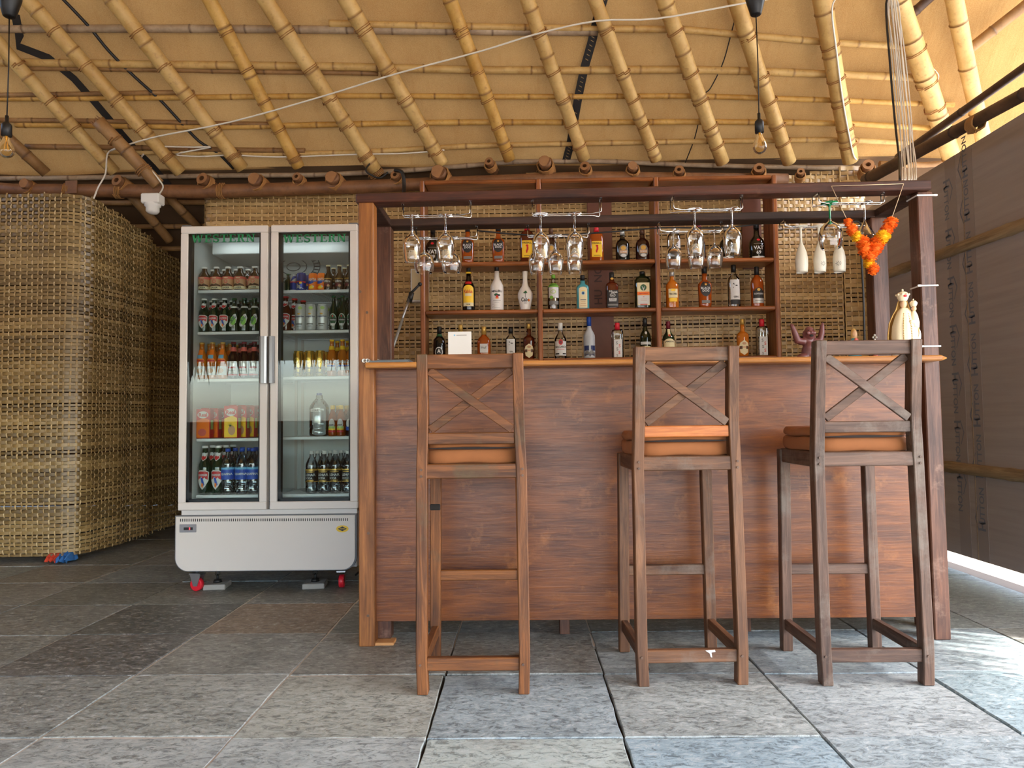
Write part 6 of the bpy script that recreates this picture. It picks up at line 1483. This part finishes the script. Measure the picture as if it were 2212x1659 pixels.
# ---------------------------------------------------------------- cables
def cable(label, pts, r, mk, name='cable', cat='cable', n=6):
    b = MB(); pts = [Vector(p) for p in pts]
    q = [pts[0]]
    for i in range(len(pts)-1):
        p0 = pts[max(i-1, 0)]; p1 = pts[i]; p2 = pts[i+1]; p3 = pts[min(i+2, len(pts)-1)]
        for s in (.25, .5, .75, 1.0):
            q.append(.5*((2*p1)+(p2-p0)*s+(2*p0-5*p1+4*p2-p3)*s*s+(3*p1-p0-3*p2+p3)*s**3))
    b.tube(q, r, n); o = b.build(name, M[mk]); tag(o, label, cat); return recenter(o, pts[0])
RPc = lambda pl, off: [RP(x, y, off) for x, y in pl]
cable('long white cable slung diagonally across the roof', RPc([(240, 325), (330, 297), (500, 263), (690, 210), (860, 158), (1040, 110), (1160, 73), (1290, 45), (1420, 40), (1600, 8), (1720, -12)], .16), .0065, 'wire_w')
cable('white cable sagging along the fifth purlin', RPc([(340, 316), (420, 318), (455, 318), (380, 333), (430, 338), (500, 335), (560, 338), (620, 339), (700, 336), (790, 333), (880, 331), (960, 324)], .10), .006, 'wire_w')
cable('white cable looping down to the dome sensor', [RP(310, 333, .12), RP(305, 345, .12), P(325, 365, 5.2), P(345, 390, 5.2), P(352, 405, 5.25), P(340, 425, 5.28)], .006, 'wire_w')
cable('white cable end hanging from the left rafter into the mat', [RP(250, 320, .12), RP(232, 333, .12), P(228, 375, 5.2), P(212, 405, 5.2), P(199, 438, 5.2)], .006, 'wire_w')
cable('black cable snaking under the roof cloth at the left', RPc([(130, -8), (190, 55), (235, 110), (290, 165), (345, 215), (385, 258), (430, 305), (470, 330), (505, 365)], .035), .012, 'wire_b')
def strap(label, pl, w, off, mk, name='strap'):
    pts = RPc(pl, off); b = MB(); V = []
    nrm = Vector((0, RS, 1)).normalized()
    for i, p in enumerate(pts):
        t_ = (pts[min(i+1, len(pts)-1)]-pts[max(i-1, 0)]).normalized(); s = t_.cross(nrm).normalized()
        for e in (0, .003): V += [p-s*w-nrm*e, p+s*w-nrm*e]
    b.add(V, [f for i in range(len(pts)-1) for f in ((4*i, 4*i+1, 4*i+5, 4*i+4), (4*i+2, 4*i+6, 4*i+7, 4*i+3), (4*i, 4*i+4, 4*i+6, 4*i+2), (4*i+1, 4*i+3, 4*i+7, 4*i+5))])
    o = b.build(name, M[mk]); tag(o, label, 'strap'); return recenter(o, pts[0]), pts
strap('wide black strap winding under the roof cloth at the far left', [(33, 30), (42, 75), (40, 100), (105, 125), (160, 170), (200, 215), (240, 262), (290, 320), (330, 360), (365, 400)], .028, .032, 'strap')
so, sp_ = strap('black strap with pale lettering crossing the middle of the roof', [(1306, -10), (1290, 40), (1279, 88), (1262, 148), (1250, 205), (1240, 262), (1232, 312), (1222, 350)], .030, .034, 'strap')
b = MB(); nrm = Vector((0, RS, 1)).normalized()
for i in range(1, 42):
    s = i/42*(len(sp_)-1); k_ = min(int(s), len(sp_)-2); p = sp_[k_].lerp(sp_[k_+1], s-k_); t_ = (sp_[k_+1]-sp_[k_]).normalized(); sd = t_.cross(nrm)
    if i % 9 in (0, 8): continue
    p2 = p-nrm*.0045; b.add([p2-sd*.011-t_*.006, p2-sd*.011-t_*.001, p2+sd*.011+t_*.006, p2+sd*.011+t_*.001], [(0, 1, 2, 3)])
o = b.build('strap_lettering', M['strap_ink'], so); o.matrix_parent_inverse = Matrix.Translation(-so.location)
cable('thin black wire hanging down right of the lettered strap', RPc([(1590, 30), (1575, 90), (1560, 140), (1535, 190), (1522, 205), (1512, 250), (1500, 300), (1480, 352)], .03), .004, 'wire_b')
for q in range(9):
    x0_ = 1913+q*3.6+R.uniform(-1.5, 1.5); x1_ = 1942+q*4.4+R.uniform(-1.5, 1.5); bow = R.uniform(-6, 14)
    Yc = 3.62+.012*(q % 4)
    cable('%s cable, %s from the left in the bundle dropping to the bar' % ('black' if q == 0 else 'white', ['first', 'second', 'third', 'fourth', 'fifth', 'sixth', 'seventh', 'eighth', 'last'][q]),
          [P(1925+R.uniform(-10, 10), -25, Yc), P(x0_, 8, Yc), P(x0_+(x1_-x0_)*.3+bow*.6, 130, Yc), P(x0_+(x1_-x0_)*.7+bow*.5, 260, Yc), P(x1_, 340, Yc-.1), P(x1_+2, 388, 3.25)], [.0042, .003, .0034][q % 3] if q else .006, 'wire_b' if q == 0 else 'wire_w')
    bpy.data.objects[-1] if False else None
cable('white cable running down along the thirteenth rafter', RPc([(1812, -8), (1797, 20), (1808, 120), (1818, 200), (1828, 260), (1842, 330), (1850, 345)], .17), .006, 'wire_w')
cable('thin white wire loop beside the right rafters', RPc([(1995, 130), (2018, 150), (2028, 165), (2020, 182)], .12), .003, 'wire_w')
cable('black lead sagging behind the rear beam', [P(1030, 498, 3.47), P(1150, 508, 3.48), P(1290, 503, 3.48), P(1430, 492, 3.47), P(1560, 492, 3.47), P(1690, 478, 3.47), P(1790, 470, 3.47)], .004, 'wire_b')
cable('black lead hanging down in front of the right rear post', [P(1840, 480, 3.34), P(1852, 478, 3.34), P(1861, 490, 3.34), P(1860, 540, 3.34), P(1865, 640, 3.34), P(1868, 766, 3.34)], .005, 'wire_b')
cable('black wire loop hanging from the stub beside the shelf top', [P(853, 368, 5.29), P(866, 370, 5.26), P(871, 380, 5.25), P(873, 400, 5.25), P(872, 424, 5.2)], .014, 'wire_b')
cable('black plastic strip tied at the foot of the sixth rafter', [RP(800, 352, .13), P(790, 368, 5.2), P(806, 380, 5.2), P(822, 384, 5.2), P(838, 372, 5.2)], .007, 'wire_b')
# white dome sensor under the log
p = P(330, 440, 5.25); t = thing('dome_sensor', 'white plastic dome sensor under the log left of the fridge', 'sensor', (p.x, 5.25, p.z)); u = 5.25/F
b = MB(); b.box(-20*u, 20*u, -.05, .05, -2*u, 20*u, .008); b.build('mount', M['white'], t)
b = MB(); b.lathe([(17*u, 0), (17*u, -6*u), (14*u, -8*u), (14*u, -17*u), (10*u, -22*u), (.0001, -24*u)], 20); b.build('dome', M['white'], t)
# crumpled red and blue sack under the mat
p = PZ(122, 1218); t = thing('crumpled_sack', 'crumpled red and blue sack end sticking out under the left mat', 'sack', p)
rs = random.Random(2)
for mk_, x0_, x1_ in (('sack_r', -.075, .0), ('sack_b', -.005, .075)):
    b = MB(); n = 9; V = []
    for i in range(n+1):
        for j in range(6):
            x = x0_+(x1_-x0_)*i/n; V.append((x+rs.uniform(-.006, .006), .14*(j/5)-.02+rs.uniform(-.012, .012), max(.002, .075*math.sin(PI*(.12+.6*j/5))*(.6+.4*math.sin(i*1.9))+rs.uniform(-.008, .008))))
    b.add(V, [(i*6+j, (i+1)*6+j, (i+1)*6+j+1, i*6+j+1) for i in range(n) for j in range(5)]); o = b.build('crumpled_cloth', M[mk_], t)
# thin board lying on the shelf top
a_ = P(958, 387, 5.25); c_ = P(1030, 387, 5.25); t = thing('pale_board', 'thin pale board lying on top of the shelf unit', 'board', ((a_.x+c_.x)/2, 5.27, LEV[0]))
b = MB(); b.box(-(c_.x-a_.x)/2, (c_.x-a_.x)/2, -.05, .08, .0005, .009, .001); b.build('board', M['cream'], t)
